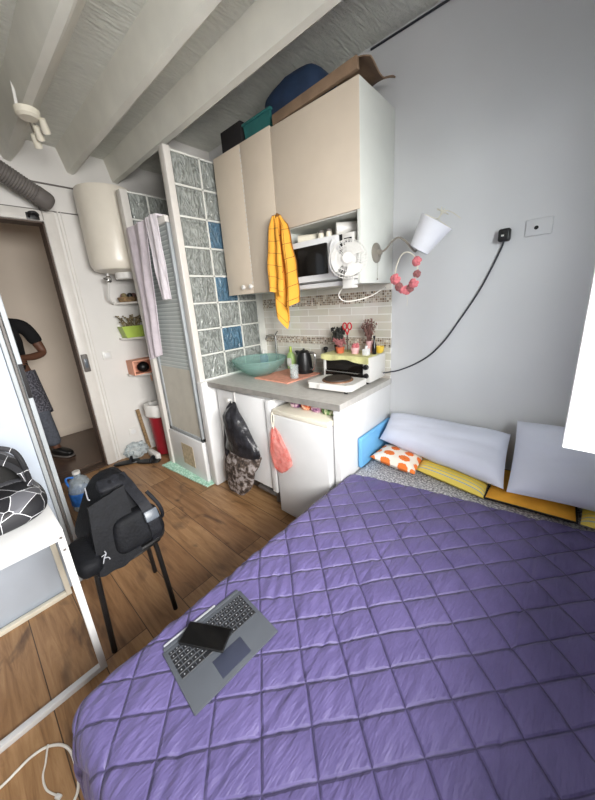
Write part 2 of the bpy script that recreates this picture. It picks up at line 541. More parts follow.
# ------------------------------------------------------------------ mesh helpers
def block(lo, hi, face):
    """glass block: bevelled body with a raised rim round a dished face (face = +1 towards +x)."""
    m = MB().box(lo, hi, 0.007, 2)
    xf = hi[0] if face > 0 else lo[0]
    y0, y1, z0, z1 = lo[1] + 0.007, hi[1] - 0.007, lo[2] + 0.007, hi[2] - 0.007
    w, t = 0.016, 0.004
    for (a, b, c, d) in ((y0, y1, z0, z0 + w), (y0, y1, z1 - w, z1), (y0, y0 + w, z0 + w, z1 - w), (y1 - w, y1, z0 + w, z1 - w)):
        m.box((xf - 0.001, a, c), (xf + t * face, b, d), 0.0012, 1)
    return m


class MB:
    def __init__(s):
        s.bm = bmesh.new()
        s.uv = s.bm.loops.layers.uv.new('UVMap')

    def box(s, lo, hi, bev=0.0, seg=2, rot=None, about=None):
        vs = [s.bm.verts.new((x, y, z)) for x in (lo[0], hi[0]) for y in (lo[1], hi[1]) for z in (lo[2], hi[2])]
        fs = [(0, 1, 3, 2), (4, 6, 7, 5), (0, 4, 5, 1), (2, 3, 7, 6), (0, 2, 6, 4), (1, 5, 7, 3)]
        faces = [s.bm.faces.new([vs[k] for k in f]) for f in fs]
        geo = vs
        if bev > 0:
            r = bmesh.ops.bevel(s.bm, geom=list({e for f in faces for e in f.edges}), offset=bev, segments=seg, affect='EDGES', profile=0.5)
            geo = list({v for f in r['faces'] for v in f.verts} | {v for v in vs if v.is_valid})
        if rot is not None:
            c = Vector(about) if about is not None else (Vector(lo) + Vector(hi)) / 2
            bmesh.ops.rotate(s.bm, verts=geo, cent=c, matrix=rot)
        return s

    def prism(s, poly, axis, a, b):
        """polygon of 2-D points extruded along axis ('x','y','z') from a to b."""
        def P(p, t):
            return {'x': (t, p[0], p[1]), 'y': (p[0], t, p[1]), 'z': (p[0], p[1], t)}[axis]
        A = [s.bm.verts.new(P(p, a)) for p in poly]
        B = [s.bm.verts.new(P(p, b)) for p in poly]
        n = len(poly)
        s.bm.faces.new(A)
        s.bm.faces.new(list(reversed(B)))
        for k in range(n):
            s.bm.faces.new((A[k], B[k], B[(k + 1) % n], A[(k + 1) % n]))
        return s

    def cyl(s, p0, p1, r0, r1=None, seg=20, cap=True):
        r1 = r0 if r1 is None else r1
        p0, p1 = Vector(p0), Vector(p1)
        d = (p1 - p0).normalized()
        a = d.orthogonal().normalized()
        b = d.cross(a)
        A, B = [], []
        for k in range(seg):
            t = 2 * PI * k / seg
            o = a * math.cos(t) + b * math.sin(t)
            A.append(s.bm.verts.new(p0 + o * r0))
            B.append(s.bm.verts.new(p1 + o * r1))
        for k in range(seg):
            j = (k + 1) % seg
            s.bm.faces.new((A[k], A[j], B[j], B[k]))
        if cap:
            s.bm.faces.new(list(reversed(A)))
            s.bm.faces.new(B)
        return s

    def tube(s, pts, r, seg=8, smooth=0, closed=False):
        P = [Vector(p) for p in pts]
        if smooth:
            Q = []
            n = len(P)
            rng = range(n) if closed else range(n - 1)
            for k in rng:
                p0 = P[(k - 1) % n] if closed or k > 0 else P[k]
                p1, p2 = P[k], P[(k + 1) % n]
                p3 = P[(k + 2) % n] if closed or k + 2 < n else p2
                for j in range(smooth):
                    t = j / smooth
                    Q.append(0.5 * ((2 * p1) + (p2 - p0) * t + (2 * p0 - 5 * p1 + 4 * p2 - p3) * t * t + (3 * p1 - p0 - 3 * p2 + p3) * t ** 3))
            if not closed:
                Q.append(P[-1])
            P = Q
        n = len(P)
        rad = r if isinstance(r, (list, tuple)) else [r] * n
        if len(rad) != n:
            rad = [rad[min(len(rad) - 1, int(k * len(rad) / n))] for k in range(n)]
        rings = []
        nrm = None
        for k in range(n):
            a = P[(k - 1) % n] if (closed or k > 0) else P[k]
            b = P[(k + 1) % n] if (closed or k < n - 1) else P[k]
            d = (b - a).normalized()
            if nrm is None:
                nrm = d.orthogonal().normalized()
            else:
                nrm = (nrm - d * nrm.dot(d))
                nrm = nrm.normalized() if nrm.length > 1e-6 else d.orthogonal().normalized()
            bi = d.cross(nrm)
            rings.append([s.bm.verts.new(P[k] + (nrm * math.cos(2 * PI * j / seg) + bi * math.sin(2 * PI * j / seg)) * rad[k]) for j in range(seg)])
        for k in range(n if closed else n - 1):
            A, B = rings[k], rings[(k + 1) % n]
            for j in range(seg):
                s.bm.faces.new((A[j], A[(j + 1) % seg], B[(j + 1) % seg], B[j]))
        if not closed:
            s.bm.faces.new(list(reversed(rings[0])))
            s.bm.faces.new(rings[-1])
        return s

    def lathe(s, prof, c=(0, 0, 0), seg=24, mat=None):
        """prof: list of (radius, height) revolved about z at c; mat optional 3x3/4x4 applied before moving."""
        rings = []
        for (r, h) in prof:
            if r < 1e-6:
                v = Vector((0, 0, h))
                rings.append([s.bm.verts.new((mat @ v if mat else v) + Vector(c))])
            else:
                ring = []
                for k in range(seg):
                    v = Vector((r * math.cos(2 * PI * k / seg), r * math.sin(2 * PI * k / seg), h))
                    ring.append(s.bm.verts.new((mat @ v if mat else v) + Vector(c)))
                rings.append(ring)
        for A, B in zip(rings, rings[1:]):
            if len(A) == 1 and len(B) == 1:
                continue
            for k in range(seg):
                j = (k + 1) % seg
                if len(A) == 1:
                    s.bm.faces.new((A[0], B[j], B[k]))
                elif len(B) == 1:
                    s.bm.faces.new((A[k], A[j], B[0]))
                else:
                    s.bm.faces.new((A[k], A[j], B[j], B[k]))
        return s

    def soft(s, c, dims, e=0.5, nu=28, nv=18, fn=None, rot=None):
        """superellipsoid (rounded soft box), optionally deformed by fn(unit vector position) in local space."""
        def sg(v, p):
            return math.copysign(abs(v) ** p, v)
        rings = []
        for i in range(nv + 1):
            th = -PI / 2 + PI * i / nv
            row = []
            for j in range(nu):
                ph = 2 * PI * j / nu
                q = Vector((sg(math.cos(th), e) * sg(math.cos(ph), e), sg(math.cos(th), e) * sg(math.sin(ph), e), sg(math.sin(th), e)))
                if fn:
                    q = Vector(fn(q))
                q = Vector((q.x * dims[0] / 2, q.y * dims[1] / 2, q.z * dims[2] / 2))
                if rot:
                    q = rot @ q
                row.append(q + Vector(c))
            rings.append(row)
        V = []
        for i in range(nv + 1):
            if i in (0, nv):
                m = sum(rings[i], Vector()) / nu
                V.append([s.bm.verts.new(m)])
            else:
                V.append([s.bm.verts.new(p) for p in rings[i]])
        for A, B in zip(V, V[1:]):
            for k in range(nu):
                j = (k + 1) % nu
                if len(A) == 1:
                    s.bm.faces.new((A[0], B[j], B[k]))
                elif len(B) == 1:
                    s.bm.faces.new((A[k], A[j], B[0]))
                else:
                    s.bm.faces.new((A[k], A[j], B[j], B[k]))
        return s

    def grid(s, fn, nu, nv, thick=0.0):
        """sheet from fn(u, v) with u, v in 0..1; thick > 0 makes it a closed slab of that thickness."""
        P = [[Vector(fn(i / nu, j / nv)) for j in range(nv + 1)] for i in range(nu + 1)]

        def layer(off):
            out = []
            for i in range(nu + 1):
                row = []
                for j in range(nv + 1):
                    p = P[i][j]
                    if off:
                        du = P[min(i + 1, nu)][j] - P[max(i - 1, 0)][j]
                        dv = P[i][min(j + 1, nv)] - P[i][max(j - 1, 0)]
                        n = du.cross(dv)
                        if n.length > 1e-9:
                            p = p + n.normalized() * off
                    row.append(s.bm.verts.new(p))
                out.append(row)
            return out
        A = layer(0.0)
        B = layer(-thick) if thick else None

        def quad(vs, uvs):
            f = s.bm.faces.new(vs)
            for lp, uv in zip(f.loops, uvs):
                lp[s.uv].uv = uv
        for L, flip in ((A, False), (B, True)):
            if L is None:
                continue
            for i in range(nu):
                for j in range(nv):
                    vs = [L[i][j], L[i + 1][j], L[i + 1][j + 1], L[i][j + 1]]
                    uv = [(i / nu, j / nv), ((i + 1) / nu, j / nv), ((i + 1) / nu, (j + 1) / nv), (i / nu, (j + 1) / nv)]
                    if flip:
                        vs.reverse()
                        uv.reverse()
                    quad(vs, uv)
        if B:
            for i in range(nu):
                for j in (0, nv):
                    vs = [A[i][j], A[i + 1][j], B[i + 1][j], B[i][j]]
                    quad(vs, [(i / nu, j / nv)] * 4)
            for j in range(nv):
                for i in (0, nu):
                    vs = [A[i][j], A[i][j + 1], B[i][j + 1], B[i][j]]
                    quad(vs, [(i / nu, j / nv)] * 4)
        return s

    def pillow(s, tl, tr, br, bl, t, n=26, seed=0, wr=0.006, ears=0.03):
        """cushion between four corners (front side faces the viewer side of tl->tr x tl->bl)."""
        tl, tr, br, bl = map(Vector, (tl, tr, br, bl))
        nrm = (tr - tl).cross(bl - tl).normalized()
        rows = {1: [], -1: []}
        for sd in (1, -1):
            for i in range(n + 1):
                row = []
                for j in range(n + 1):
                    u, v = i / n, j / n
                    a, b = 2 * u - 1, 2 * v - 1
                    # edges pull in slightly between the corners
                    ua = 0.5 + 0.5 * a * (1 - ears * (1 - b * b))
                    vb = 0.5 + 0.5 * b * (1 - ears * (1 - a * a))
                    p = (tl * (1 - ua) + tr * ua) * (1 - vb) + (bl * (1 - ua) + br * ua) * vb
                    h = (max(0.0, 1 - a ** 4) ** 0.55) * (max(0.0, 1 - b ** 4) ** 0.55)
                    w = noise.noise(Vector((u * 5 + seed, v * 4, seed * 3.1))) * wr * 2.0
                    w += noise.noise(Vector((u * 3 + v * 9 + seed, v * 2 - u, 2.7))) * wr
                    row.append(p + nrm * sd * (t / 2 * h + w * h * (1 if sd > 0 else 0.3)))
                rows[sd].append(row)
        V = {}
        for sd in (1, -1):
            for i in range(n + 1):
                for j in range(n + 1):
                    if sd == -1 and (i in (0, n) or j in (0, n)):
                        V[sd, i, j] = V[1, i, j]
                    else:
                        V[sd, i, j] = s.bm.verts.new(rows[sd][i][j])
        for sd in (1, -1):
            for i in range(n):
                for j in range(n):
                    vs = [V[sd, i, j], V[sd, i + 1, j], V[sd, i + 1, j + 1], V[sd, i, j + 1]]
                    uv = [(i / n, j / n), ((i + 1) / n, j / n), ((i + 1) / n, (j + 1) / n), (i / n, (j + 1) / n)]
                    if sd == -1:
                        vs.reverse()
                        uv.reverse()
                    f = s.bm.faces.new(vs)
                    for lp, q in zip(f.loops, uv):
                        lp[s.uv].uv = q
        return s

    def build(s, name, m, parent=None, ang=35):
        bmesh.ops.recalc_face_normals(s.bm, faces=s.bm.faces[:])
        off = ROOT.get(parent.name, Vector()) if parent is not None else Vector()
        if off.length > 0:
            bmesh.ops.translate(s.bm, verts=s.bm.verts[:], vec=-off)
        me = bpy.data.meshes.new(name)
        s.bm.to_mesh(me)
        s.bm.free()
        for p in me.polygons:
            p.use_smooth = True
        me.set_sharp_from_angle(angle=math.radians(ang))
        me.materials.append(M[m] if isinstance(m, str) else m)
        o = bpy.data.objects.new(name, me)
        COL.objects.link(o)
        if parent is not None:
            o.parent = parent
            ROOT[o.name] = off
        else:
            ROOT[o.name] = Vector()
        return o


ROOT = {}


def tag(o, label=None, cat=None, group=None, kind=None):
    if label:
        o['label'] = label
    if cat:
        o['category'] = cat
    if group:
        o['group'] = group
    if kind:
        o['kind'] = kind
    return o


def thing(name, label, cat, loc=(0, 0, 0), group=None):
    o = bpy.data.objects.new(name, None)
    COL.objects.link(o)
    o.location = loc
    o.empty_display_size = 0.05
    ROOT[o.name] = Vector(loc)
    return tag(o, label, cat, group)


def struct(o, label=None):
    o['kind'] = 'structure'
    if label:
        o['label'] = label
    return o


def copy_part(src, parent, loc):
    c = src.copy()
    COL.objects.link(c)
    c.parent = parent
    c.location = loc
    return c


def skin(name, chains, m, parent, sub=2):
    """one continuous smooth surface from chains of (x,y,z,r) joints; joints given twice are welded."""
    verts, rad, edges, idx = [], [], [], {}
    for ch in chains:
        prev = None
        for (x, y, z, r) in ch:
            k = (round(x, 4), round(y, 4), round(z, 4))
            if k not in idx:
                idx[k] = len(verts)
                verts.append((x, y, z))
                rad.append(r)
            cur = idx[k]
            if prev is not None and prev != cur:
                edges.append((prev, cur))
            prev = cur
    me = bpy.data.meshes.new(name)
    off = ROOT.get(parent.name, Vector()) if parent is not None else Vector()
    me.from_pydata([Vector(v) - off for v in verts], edges, [])
    o = bpy.data.objects.new(name, me)
    COL.objects.link(o)
    sm = o.modifiers.new('skin', 'SKIN')
    sm.use_smooth_shade = True
    for k, sv in enumerate(me.skin_vertices[0].data):
        sv.radius = (rad[k], rad[k]) if not isinstance(rad[k], tuple) else rad[k]
        sv.use_root = (k == 0)
    ss = o.modifiers.new('sub', 'SUBSURF')
    ss.levels = ss.render_levels = sub
    dg = bpy.context.evaluated_depsgraph_get()
    new = bpy.data.meshes.new_from_object(o.evaluated_get(dg))
    o.modifiers.clear()
    o.data = new
    new.name = name
    for p in new.polygons:
        p.use_smooth = True
    new.materials.clear()
    new.materials.append(M[m])
    if parent is not None:
        o.parent = parent
        ROOT[o.name] = off
    return o


def Rz(d):
    return Matrix.Rotation(math.radians(d), 3, 'Z')


def Rx(d):
    return Matrix.Rotation(math.radians(d), 3, 'X')


def Ry(d):
    return Matrix.Rotation(math.radians(d), 3, 'Y')


# ------------------------------------------------------------------ room shell
XL, XR, YB, YF, H = -2.52, 1.5, 0.0, -3.0, 2.87
struct(MB().box((XL - 0.12, YF, -0.1), (XR, YB, 0.0)).build('floor', 'floor'))
struct(MB().box((XL, YF, H), (XR + 0.12, YB + 0.12, H + 0.1)).build('ceiling', 'ceiling'))
struct(MB().box((XL - 0.12, YB, -0.1), (XR + 0.12, YB + 0.12, H + 0.1)).build('wall_back', 'wall'))
struct(MB().box((XL - 0.12, YF - 0.12, -0.1), (XR + 0.12, YF, H + 0.1)).build('wall_front', 'wall'))
DY0, DY1, DZ = -2.04, -1.235, 2.28          # doorway
struct(MB().box((XL - 0.12, DY1, 0), (XL, YB, H + 0.1)).box((XL - 0.12, YF, 0), (XL, DY0, H + 0.1)).box((XL - 0.12, DY0, DZ), (XL, DY1, H + 0.1)).build('wall_left', 'wall_dim'))
WY0, WY1, WZ0, WZ1 = -2.45, -1.0, 1.08, 2.26   # window
struct(MB().box((XR, YF, 0), (XR + 0.12, YB, WZ0)).box((XR, YF, WZ1), (XR + 0.12, YB, H)).box((XR, YF, WZ0), (XR + 0.12, WY0, WZ1)).box((XR, WY1, WZ0), (XR + 0.12, YB, WZ1)).build('wall_right', 'wall'))
# ceiling beams
for k, y in enumerate((-1.88, -1.43, -1.02, -0.66)):
    prof = [(y, H + 0.01), (y + 0.04, 2.715), (y + 0.046, 2.698), (y + 0.082, 2.688), (y + 0.094, 2.695), (y + 0.185, 2.81), (y + 0.195, H + 0.01)]
    b = MB()
    n = 40
    rings = []
    for i in range(n + 1):
        x = XL + (XR - XL) * i / n
        ring = []
        for j, (yy, zz) in enumerate(prof):
            d = 0.0 if j in (0, 6) else 0.004
            ring.append(b.bm.verts.new((x, yy + d * noise.noise(Vector((x * 2.2, j * 0.7, k * 5.1))), zz + d * noise.noise(Vector((x * 2.6 + 9, j, k * 3.3))))))
        rings.append(ring)
    for A, B in zip(rings, rings[1:]):
        for j in range(6):
            b.bm.faces.new((A[j], A[j + 1], B[j + 1], B[j]))
    b.bm.faces.new(rings[0])
    b.bm.faces.new(rings[-1])
    struct(b.build('trim_%d' % (k + 1), 'beam', ang=24), 'white painted ceiling beam')
# crack line where ceiling meets the back wall, wire strips on the door wall
struct(MB().tube([(-0.15, -0.008, 2.852), (0.3, -0.008, 2.85), (1.45, -0.008, 2.848)], 0.006, 6).build('trim_5', 'cableblack'))
struct(MB().box((XL, -1.9, 2.57), (XL + 0.012, -0.9, 2.582), 0.003).build('trim_6', 'duct'))
struct(MB().box((XL, -1.9, 2.366), (XL + 0.008, -0.9, 2.374), 0.002).build('trim_7', 'duct'))
# doorway frame
fr = MB()
fr.box((XL - 0.13, DY1 - 0.012, 0), (XL + 0.006, DY1, DZ)).box((XL - 0.13, DY0, 0), (XL + 0.006, DY0 + 0.012, DZ)).box((XL - 0.13, DY0, DZ - 0.012), (XL + 0.006, DY1, DZ))
door = struct(fr.build('door_1', 'dark_gap'))
ar = MB()
ar.box((XL, DY1 + 0.002, 0), (XL + 0.02, DY1 + 0.085, DZ + 0.085), 0.004).box((XL, DY0 - 0.085, 0), (XL + 0.02, DY0 - 0.002, DZ + 0.085), 0.004).box((XL, DY0, DZ + 0.002), (XL + 0.02, DY1, DZ + 0.085), 0.004)
ar.box((XL, DY1 + 0.11, 0), (XL + 0.01, DY1 + 0.118, DZ + 0.1)).box((XL, DY1 + 0.135, 0), (XL + 0.008, DY1 + 0.141, DZ + 0.1))
ar.build('architrave', 'trimw', door)
MB().box((XL - 0.1, DY0, 0), (XL + 0.03, DY1, 0.012), 0.003).build('threshold', 'dark_gap', door)
lk = thing('door_lock_keeper', 'dark grey lock keeper box on the right door jamb', 'lock', (XL + 0.02, -1.2, 0.99))
MB().box((XL + 0.02, -1.228, 0.99), (XL + 0.05, -1.178, 1.155), 0.006).build('case', 'duct', lk)
MB().box((XL + 0.05, -1.218, 1.03), (XL + 0.056, -1.19, 1.115), 0.002).build('face_plate', 'buckle', lk)
hk = MB()
hk.tube([(XL + 0.022, -1.33, 2.30), (XL + 0.05, -1.325, 2.325), (XL + 0.06, -1.29, 2.33), (XL + 0.055, -1.27, 2.31)], 0.012, 8, 4)
hk.box((XL + 0.02, -1.345, 2.285), (XL + 0.03, -1.26, 2.335), 0.003)
tag(hk.build('door_closer_hook', 'black'), 'small black hook bracket above the doorway corner', 'hook')
# hallway beyond
HX = -3.92
struct(MB().box((HX, -3.0, -0.1), (XL - 0.12, -0.75, 0.0)).build('floor_hallway', 'hall_floor'))
struct(MB().box((HX - 0.1, -3.0, 0), (HX, -0.75, 2.7)).build('wall_hallway_back', 'hall'))
struct(MB().box((HX - 0.1, -0.75, 0), (XL - 0.12, -0.65, 2.7)).build('wall_hallway_side', 'hall'))
struct(MB().box((HX - 0.1, -3.1, 0), (XL - 0.12, -3.0, 2.7)).build('wall_hallway_end', 'hall'))
struct(MB().box((HX - 0.1, -3.1, 2.6), (XL - 0.12, -0.65, 2.7)).build('ceiling_hallway', 'hall'))
struct(MB().box((HX, -3.0, 0), (HX + 0.015, -0.75, 0.1), 0.004).build('baseboard_hallway', 'hall'))
struct(MB().box((XL, -1.09, 0), (XL + 0.014, -0.02, 0.075), 0.004).build('baseboard_left', 'trimw'))

# window with the open casement
win = MB()
win.box((XR - 0.01, WY0, WZ0), (XR + 0.12, WY0 + 0.05, WZ1)).box((XR - 0.01, WY1 - 0.05, WZ0), (XR + 0.12, WY1, WZ1)).box((XR - 0.01, WY0, WZ0), (XR + 0.12, WY1, WZ0 + 0.05)).box((XR - 0.01, WY0, WZ1 - 0.05), (XR + 0.12, WY1, WZ1))
window = struct(win.build('window_1', 'sill'), 'open white casement window above the bed')
lf = MB()
tl = Matrix.Rotation(math.radians(-4.0), 3, 'Y')
LX0, LX1, LZ0, LZ1, LY = 0.938, XR, 1.09, 2.25, -1.0
lf.box((LX0, LY - 0.025, LZ0), (LX0 + 0.09, LY + 0.02, LZ1), 0.004).box((LX1 - 0.07, LY - 0.025, LZ0), (LX1, LY + 0.02, LZ1), 0.004)
lf.box((LX0 + 0.09, LY - 0.025, LZ0), (LX1 - 0.07, LY + 0.02, LZ0 + 0.10), 0.004).box((LX0 + 0.09, LY - 0.025, LZ1 - 0.08), (LX1 - 0.07, LY + 0.02, LZ1), 0.004)
leaf = lf.build('casement_leaf', 'sill', window)
MB().box((LX0 + 0.085, LY - 0.006, LZ0 + 0.095), (LX1 - 0.065, LY + 0.002, LZ1 - 0.075)).build('pane', 'pane', leaf)
MB().box((XR - 0.16, WY0 - 0.03, WZ0 - 0.04), (XR, WY1 + 0.0, WZ0), 0.006).build('window_sill', 'sill', window)

# ------------------------------------------------------------------ tiled back wall of the kitchen
tw = struct(MB().box((-1.26, -0.008, 0.93), (0.0, 0.0, 1.60)).build('trim_8', 'tile'), 'beige tiled splashback')
struct(MB().box((-1.25, -0.011, 1.458), (0.0, -0.002, 1.536)).build('trim_9', 'mosaic'), 'upper brown mosaic band')
struct(MB().box((-1.25, -0.011, 1.150), (0.0, -0.002, 1.212)).build('trim_10', 'mosaic'), 'lower brown mosaic band')

# ------------------------------------------------------------------ glass block shower walls
gw = thing('glass_block_partition', 'tall glass block shower wall beside the kitchen counter', 'glass wall', (-1.26, -0.4, 0))
MB().box((-1.318, -0.765, 0.9), (-1.252, -0.715, 2.555), 0.004).build('post', 'trimw', gw)
MB().box((-1.30, -0.776, 0.0), (-1.215, -0.02, 0.93), 0.012, 3).build('plinth', 'white', gw)
gx0, gx1 = -1.315, -1.255
zs = [0.935 + 0.2 * k for k in range(9)]
ys = [(-0.715, -0.495), (-0.495, -0.28), (-0.28, -0.075)]
gr = MB()
for z in zs:
    gr.box((gx0 + 0.004, -0.715, z - 0.006), (gx1 - 0.002, -0.03, z + 0.006))
for y in (-0.495, -0.28, -0.075):
    gr.box((gx0 + 0.004, y - 0.006, zs[0]), (gx1 - 0.002, y + 0.006, zs[-1]))
gr.box((gx0, -0.075, 0.93), (gx1 + 0.004, 0.0, 2.545))
gr.build('grout_lattice', 'grout', gw)
blue = {(2, 1), (4, 1), (6, 1), (3, 2)}
for r in range(8):          # r counts from the top
    z0 = zs[7 - r]
    for c, (y0, y1) in enumerate(ys):
        block((gx0, y0 + 0.006, z0 + 0.006), (gx1 - 0.003, y1 - 0.006, z0 + 0.194), 1).build('glass_block', 'gblue' if (r, c) in blue else 'gblock', gw)
struct(MB().box((-1.90, -0.42, 2.5), (-1.80, -0.0, 2.87)).build('trim_11', 'wall_dim'), 'short white wall piece above the shower')
gl = thing('glass_block_side_wall', 'low glimpse of the far glass block shower wall behind the hanging towels', 'glass wall', (-1.95, -0.4, 0))
MB().box((-2.0, -0.815, 0.0), (-1.925, -0.755, 2.46), 0.004).build('post', 'trimw', gl)
zs2 = [2.445 - 0.2 * k for k in range(12)]
ys2 = [(-0.755, -0.60), (-0.60, -0.40), (-0.40, -0.20), (-0.20, -0.01)]
gr = MB()
for z in zs2:
    gr.box((-1.985, -0.755, z - 0.006), (-1.928, -0.01, z + 0.006))
for y in (-0.60, -0.40, -0.20):
    gr.box((-1.985, y - 0.006, 0.25), (-1.928, y + 0.006, 2.445))
gr.build('grout_lattice', 'grout', gl)
for r in range(11):
    for (y0, y1) in ys2:
        MB().box((-1.99, y0 + 0.006, zs2[r + 1] + 0.006), (-1.925, y1 - 0.006, zs2[r] - 0.006), 0.008, 2).build('glass_block', 'gblock', gl)

# shower door and tray
sd = thing('shower_enclosure', 'white framed shower door with striped glass above a beige lower panel', 'shower', (-1.6, -0.77, 0))
MB().box((-1.92, -0.749, 0.0), (-1.33, -0.05, 0.10), 0.01).box((-1.92, -0.80, 0.0), (-1.325, -0.75, 0.385), 0.008).build('tray', 'white', sd)
MB().box((-1.70, -0.803, 0.09), (-1.50, -0.799, 0.30)).build('stain_patch', 'stain', sd)
MB().box((-1.925, -0.80, 2.10), (-1.32, -0.765, 2.145), 0.006).build('rail', 'trimw', sd)
fm = MB()
fm.box((-1.915, -0.785, 0.385), (-1.875, -0.755, 2.1), 0.004).box((-1.355, -0.785, 0.385), (-1.325, -0.755, 2.1), 0.004).box((-1.915, -0.785, 0.385), (-1.325, -0.755, 0.42), 0.004)
fm.build('door_frame', 'alu', sd)
MB().box((-1.875, -0.775, 0.42), (-1.355, -0.767, 1.02)).build('lower_panel', 'beigepanel', sd)
MB().grid(lambda u, v: (-1.875 + 0.52 * u, -0.775, 1.02 + 1.08 * v), 2, 2, 0.008).build('striped_glass', 'doorglass', sd)
mb = MB()
mb.box((-1.80, -0.02, 0.1), (-1.46, -0.005, 0.12))
mb.grid(lambda u, v: (-1.985 + 0.74 * u, -0.905 + 0.105 * v + 0.02 * u, 0.004 + 0.004 * noise.noise(Vector((u * 6, v * 2, 0)))), 20, 6, 0.008)
mb.bm.free()
mat = MB()
mat.grid(lambda u, v: (-1.99 + 0.72 * u, -0.905 + 0.06 * u + 0.10 * v, 0.012 + 0.003 * noise.noise(Vector((u * 6, v * 2, 0)))), 24, 6, 0.010)
tag(mat.build('bath_mat', 'greenmat'), 'narrow mint green mat on the floor before the shower', 'mat')


# towels over the shower rail
def hanging(x0t, x1t, x0b, x1b, zt, zb, y, folds, amp, seed, nu=46, nv=40, slant=0.0, thick=0.006, tipfn=None):
    def f(u, v):
        x = (x0t + (x1t - x0t) * u) * (1 - v) + (x0b + (x1b - x0b) * u) * v
        bot = zb + slant * (u - 0.5) if tipfn is None else tipfn(u)
        z = zt + (bot - zt) * v
        d = amp * (0.35 + 0.65 * v) * math.sin(folds * 2 * PI * u + 1.1 * math.sin(2.2 * v + seed))
        d += amp * 0.5 * noise.noise(Vector((u * 7 + seed, v * 3, seed)))
        return (x, y + d, z)
    m = MB()
    m.grid(f, nu, nv, thick)
    return m


m = hanging(-1.90, -1.53, -1.90, -1.70, 2.15, 1.11, -0.838, 2.3, 0.022, 1.3, slant=0.05)
m.box((-1.895, -0.835, 2.145), (-1.535, -0.76, 2.155), 0.003)
tag(m.build('bath_towel', 'lilac_towel'), 'long lilac grey towel over the shower rail, nearest the boiler', 'towel', 'towels on the shower rail')
m = hanging(-1.51, -1.36, -1.47, -1.355, 2.155, 1.58, -0.842, 1.4, 0.018, 4.2, slant=0.0)
m.box((-1.505, -0.838, 2.145), (-1.365, -0.76, 2.158), 0.003)
tag(m.build('bath_towel', 'white_towel'), 'shorter paler cloth on the shower rail, beside the glass blocks', 'towel', 'towels on the shower rail')

# ------------------------------------------------------------------ upper cabinets
cz0, cz1 = 1.585, 2.535
uc = thing('wall_cabinet', 'cream double door wall cabinet next to the glass blocks', 'cabinet', (-0.91, -0.2, cz0))
MB().box((-1.215, -0.385, cz0), (-0.618, -0.002, cz1), 0.002).build('body', 'cabside', uc)
kn = []
for (a, b, kx) in ((-1.215, -0.912, -1.0), (-0.908, -0.618, -0.915)):
    d = MB().box((a, -0.405, cz0 - 0.005), (b, -0.386, cz1 + 0.002), 0.003).build('door', 'cab', uc)
    MB().lathe([(0, 0), (0.007, 0), (0.007, 0.010), (0.016, 0.014), (0.018, 0.022), (0.012, 0.03), (0, 0.031)], (kx, -0.405, 1.630), 16, Rx(90)).build('knob', 'whitem', d)
sp = MB()
for k in range(30):
    z = 1.62 + k * 0.03
    sp.box((-0.9115, -0.4062, z), (-0.9065 + 0.002 * (k % 2), -0.40, z + 0.018))
sp.build('light_line', 'whitem', uc)  # white dashes stand for the jagged line of light where the doors meet
mc = thing('microwave_cabinet', 'cream top wall cabinet with an open niche below its single door', 'cabinet', (-0.31, -0.2, 1.575))
bd = MB()
bd.box((-0.022, -0.40, 1.575), (0.0, -0.002, 2.52), 0.002).box((-0.612, -0.385, 1.575), (-0.594, -0.002, 2.52)).box((-0.594, -0.385, 1.575), (-0.022, -0.002, 1.598)).box((-0.594, -0.385, 1.945), (-0.022, -0.002, 1.965)).box((-0.594, -0.385, 2.50), (-0.022, -0.002, 2.52)).box((-0.594, -0.02, 1.598), (-0.022, -0.002, 1.945))
bd.build('body', 'cabside', mc)
MB().box((-0.614, -0.405, 1.95), (-0.002, -0.386, 2.522), 0.003).build('door', 'cab', mc)
MB().box((-0.594, -0.398, 1.573), (-0.022, -0.384, 1.600), 0.002).build('shelf_edge', 'white', mc)
MB().box((-0.613, -0.398, 1.573), (-0.594, -0.384, 1.95), 0.002).build('side_edge', 'cab', mc)

# things lying on the cabinets
b = MB().box((-1.14, -0.37, 2.537), (-0.92, -0.12, 2.685), 0.006)
tag(b.build('storage_box', 'blacktrim'), 'small black box on top of the double door cabinet', 'box')
b = thing('plastic_crate', 'teal plastic box on the cabinet, half behind the blue bag', 'box', (-0.8, -0.25, 2.537))
MB().prism([(-0.885, 2.537), (-0.66, 2.537), (-0.645, 2.64), (-0.90, 2.64)], 'y', -0.36, -0.10).build('tub', 'teal', b)
MB().box((-0.91, -0.37, 2.64), (-0.635, -0.09, 2.655), 0.005).build('lid', 'teal', b)
b = MB()
b.soft((-0.53, -0.2, 2.663), (0.46, 0.30, 0.25), 0.55, fn=lambda q: (q.x, q.y, q.z * (1 - 0.3 * max(0, -q.x)) + 0.12 * noise.noise(q * 2.1)))
tag(b.build('fabric_bag', 'navy'), 'dark blue fabric bag slumped on the cabinet tops', 'bag')
b = MB()
b.box((-0.605, -0.39, 2.545), (-0.02, -0.365, 2.60), 0.004, rot=Ry(-2.5))
b.box((-0.60, -0.365, 2.523), (-0.03, -0.15, 2.53))
pb = thing('paper_carrier', 'flattened brown paper bag lying on the single door cabinet', 'paper bag', (-0.3, -0.25, 2.525))
b.build('folded_front', 'cardboard', pb)


def flap(u, v):
    x = -0.20 + 0.24 * u
    y = -0.36 + 0.27 * v
    z = 2.575 + 0.035 * math.sin(u * 2.6) + 0.022 * math.sin(v * 6 + u * 2) - 0.02 * u * u + 0.02 * v
    return (x, y, z)


MB().grid(flap, 20, 14, 0.006).build('loose_flap', 'cardboard', pb)

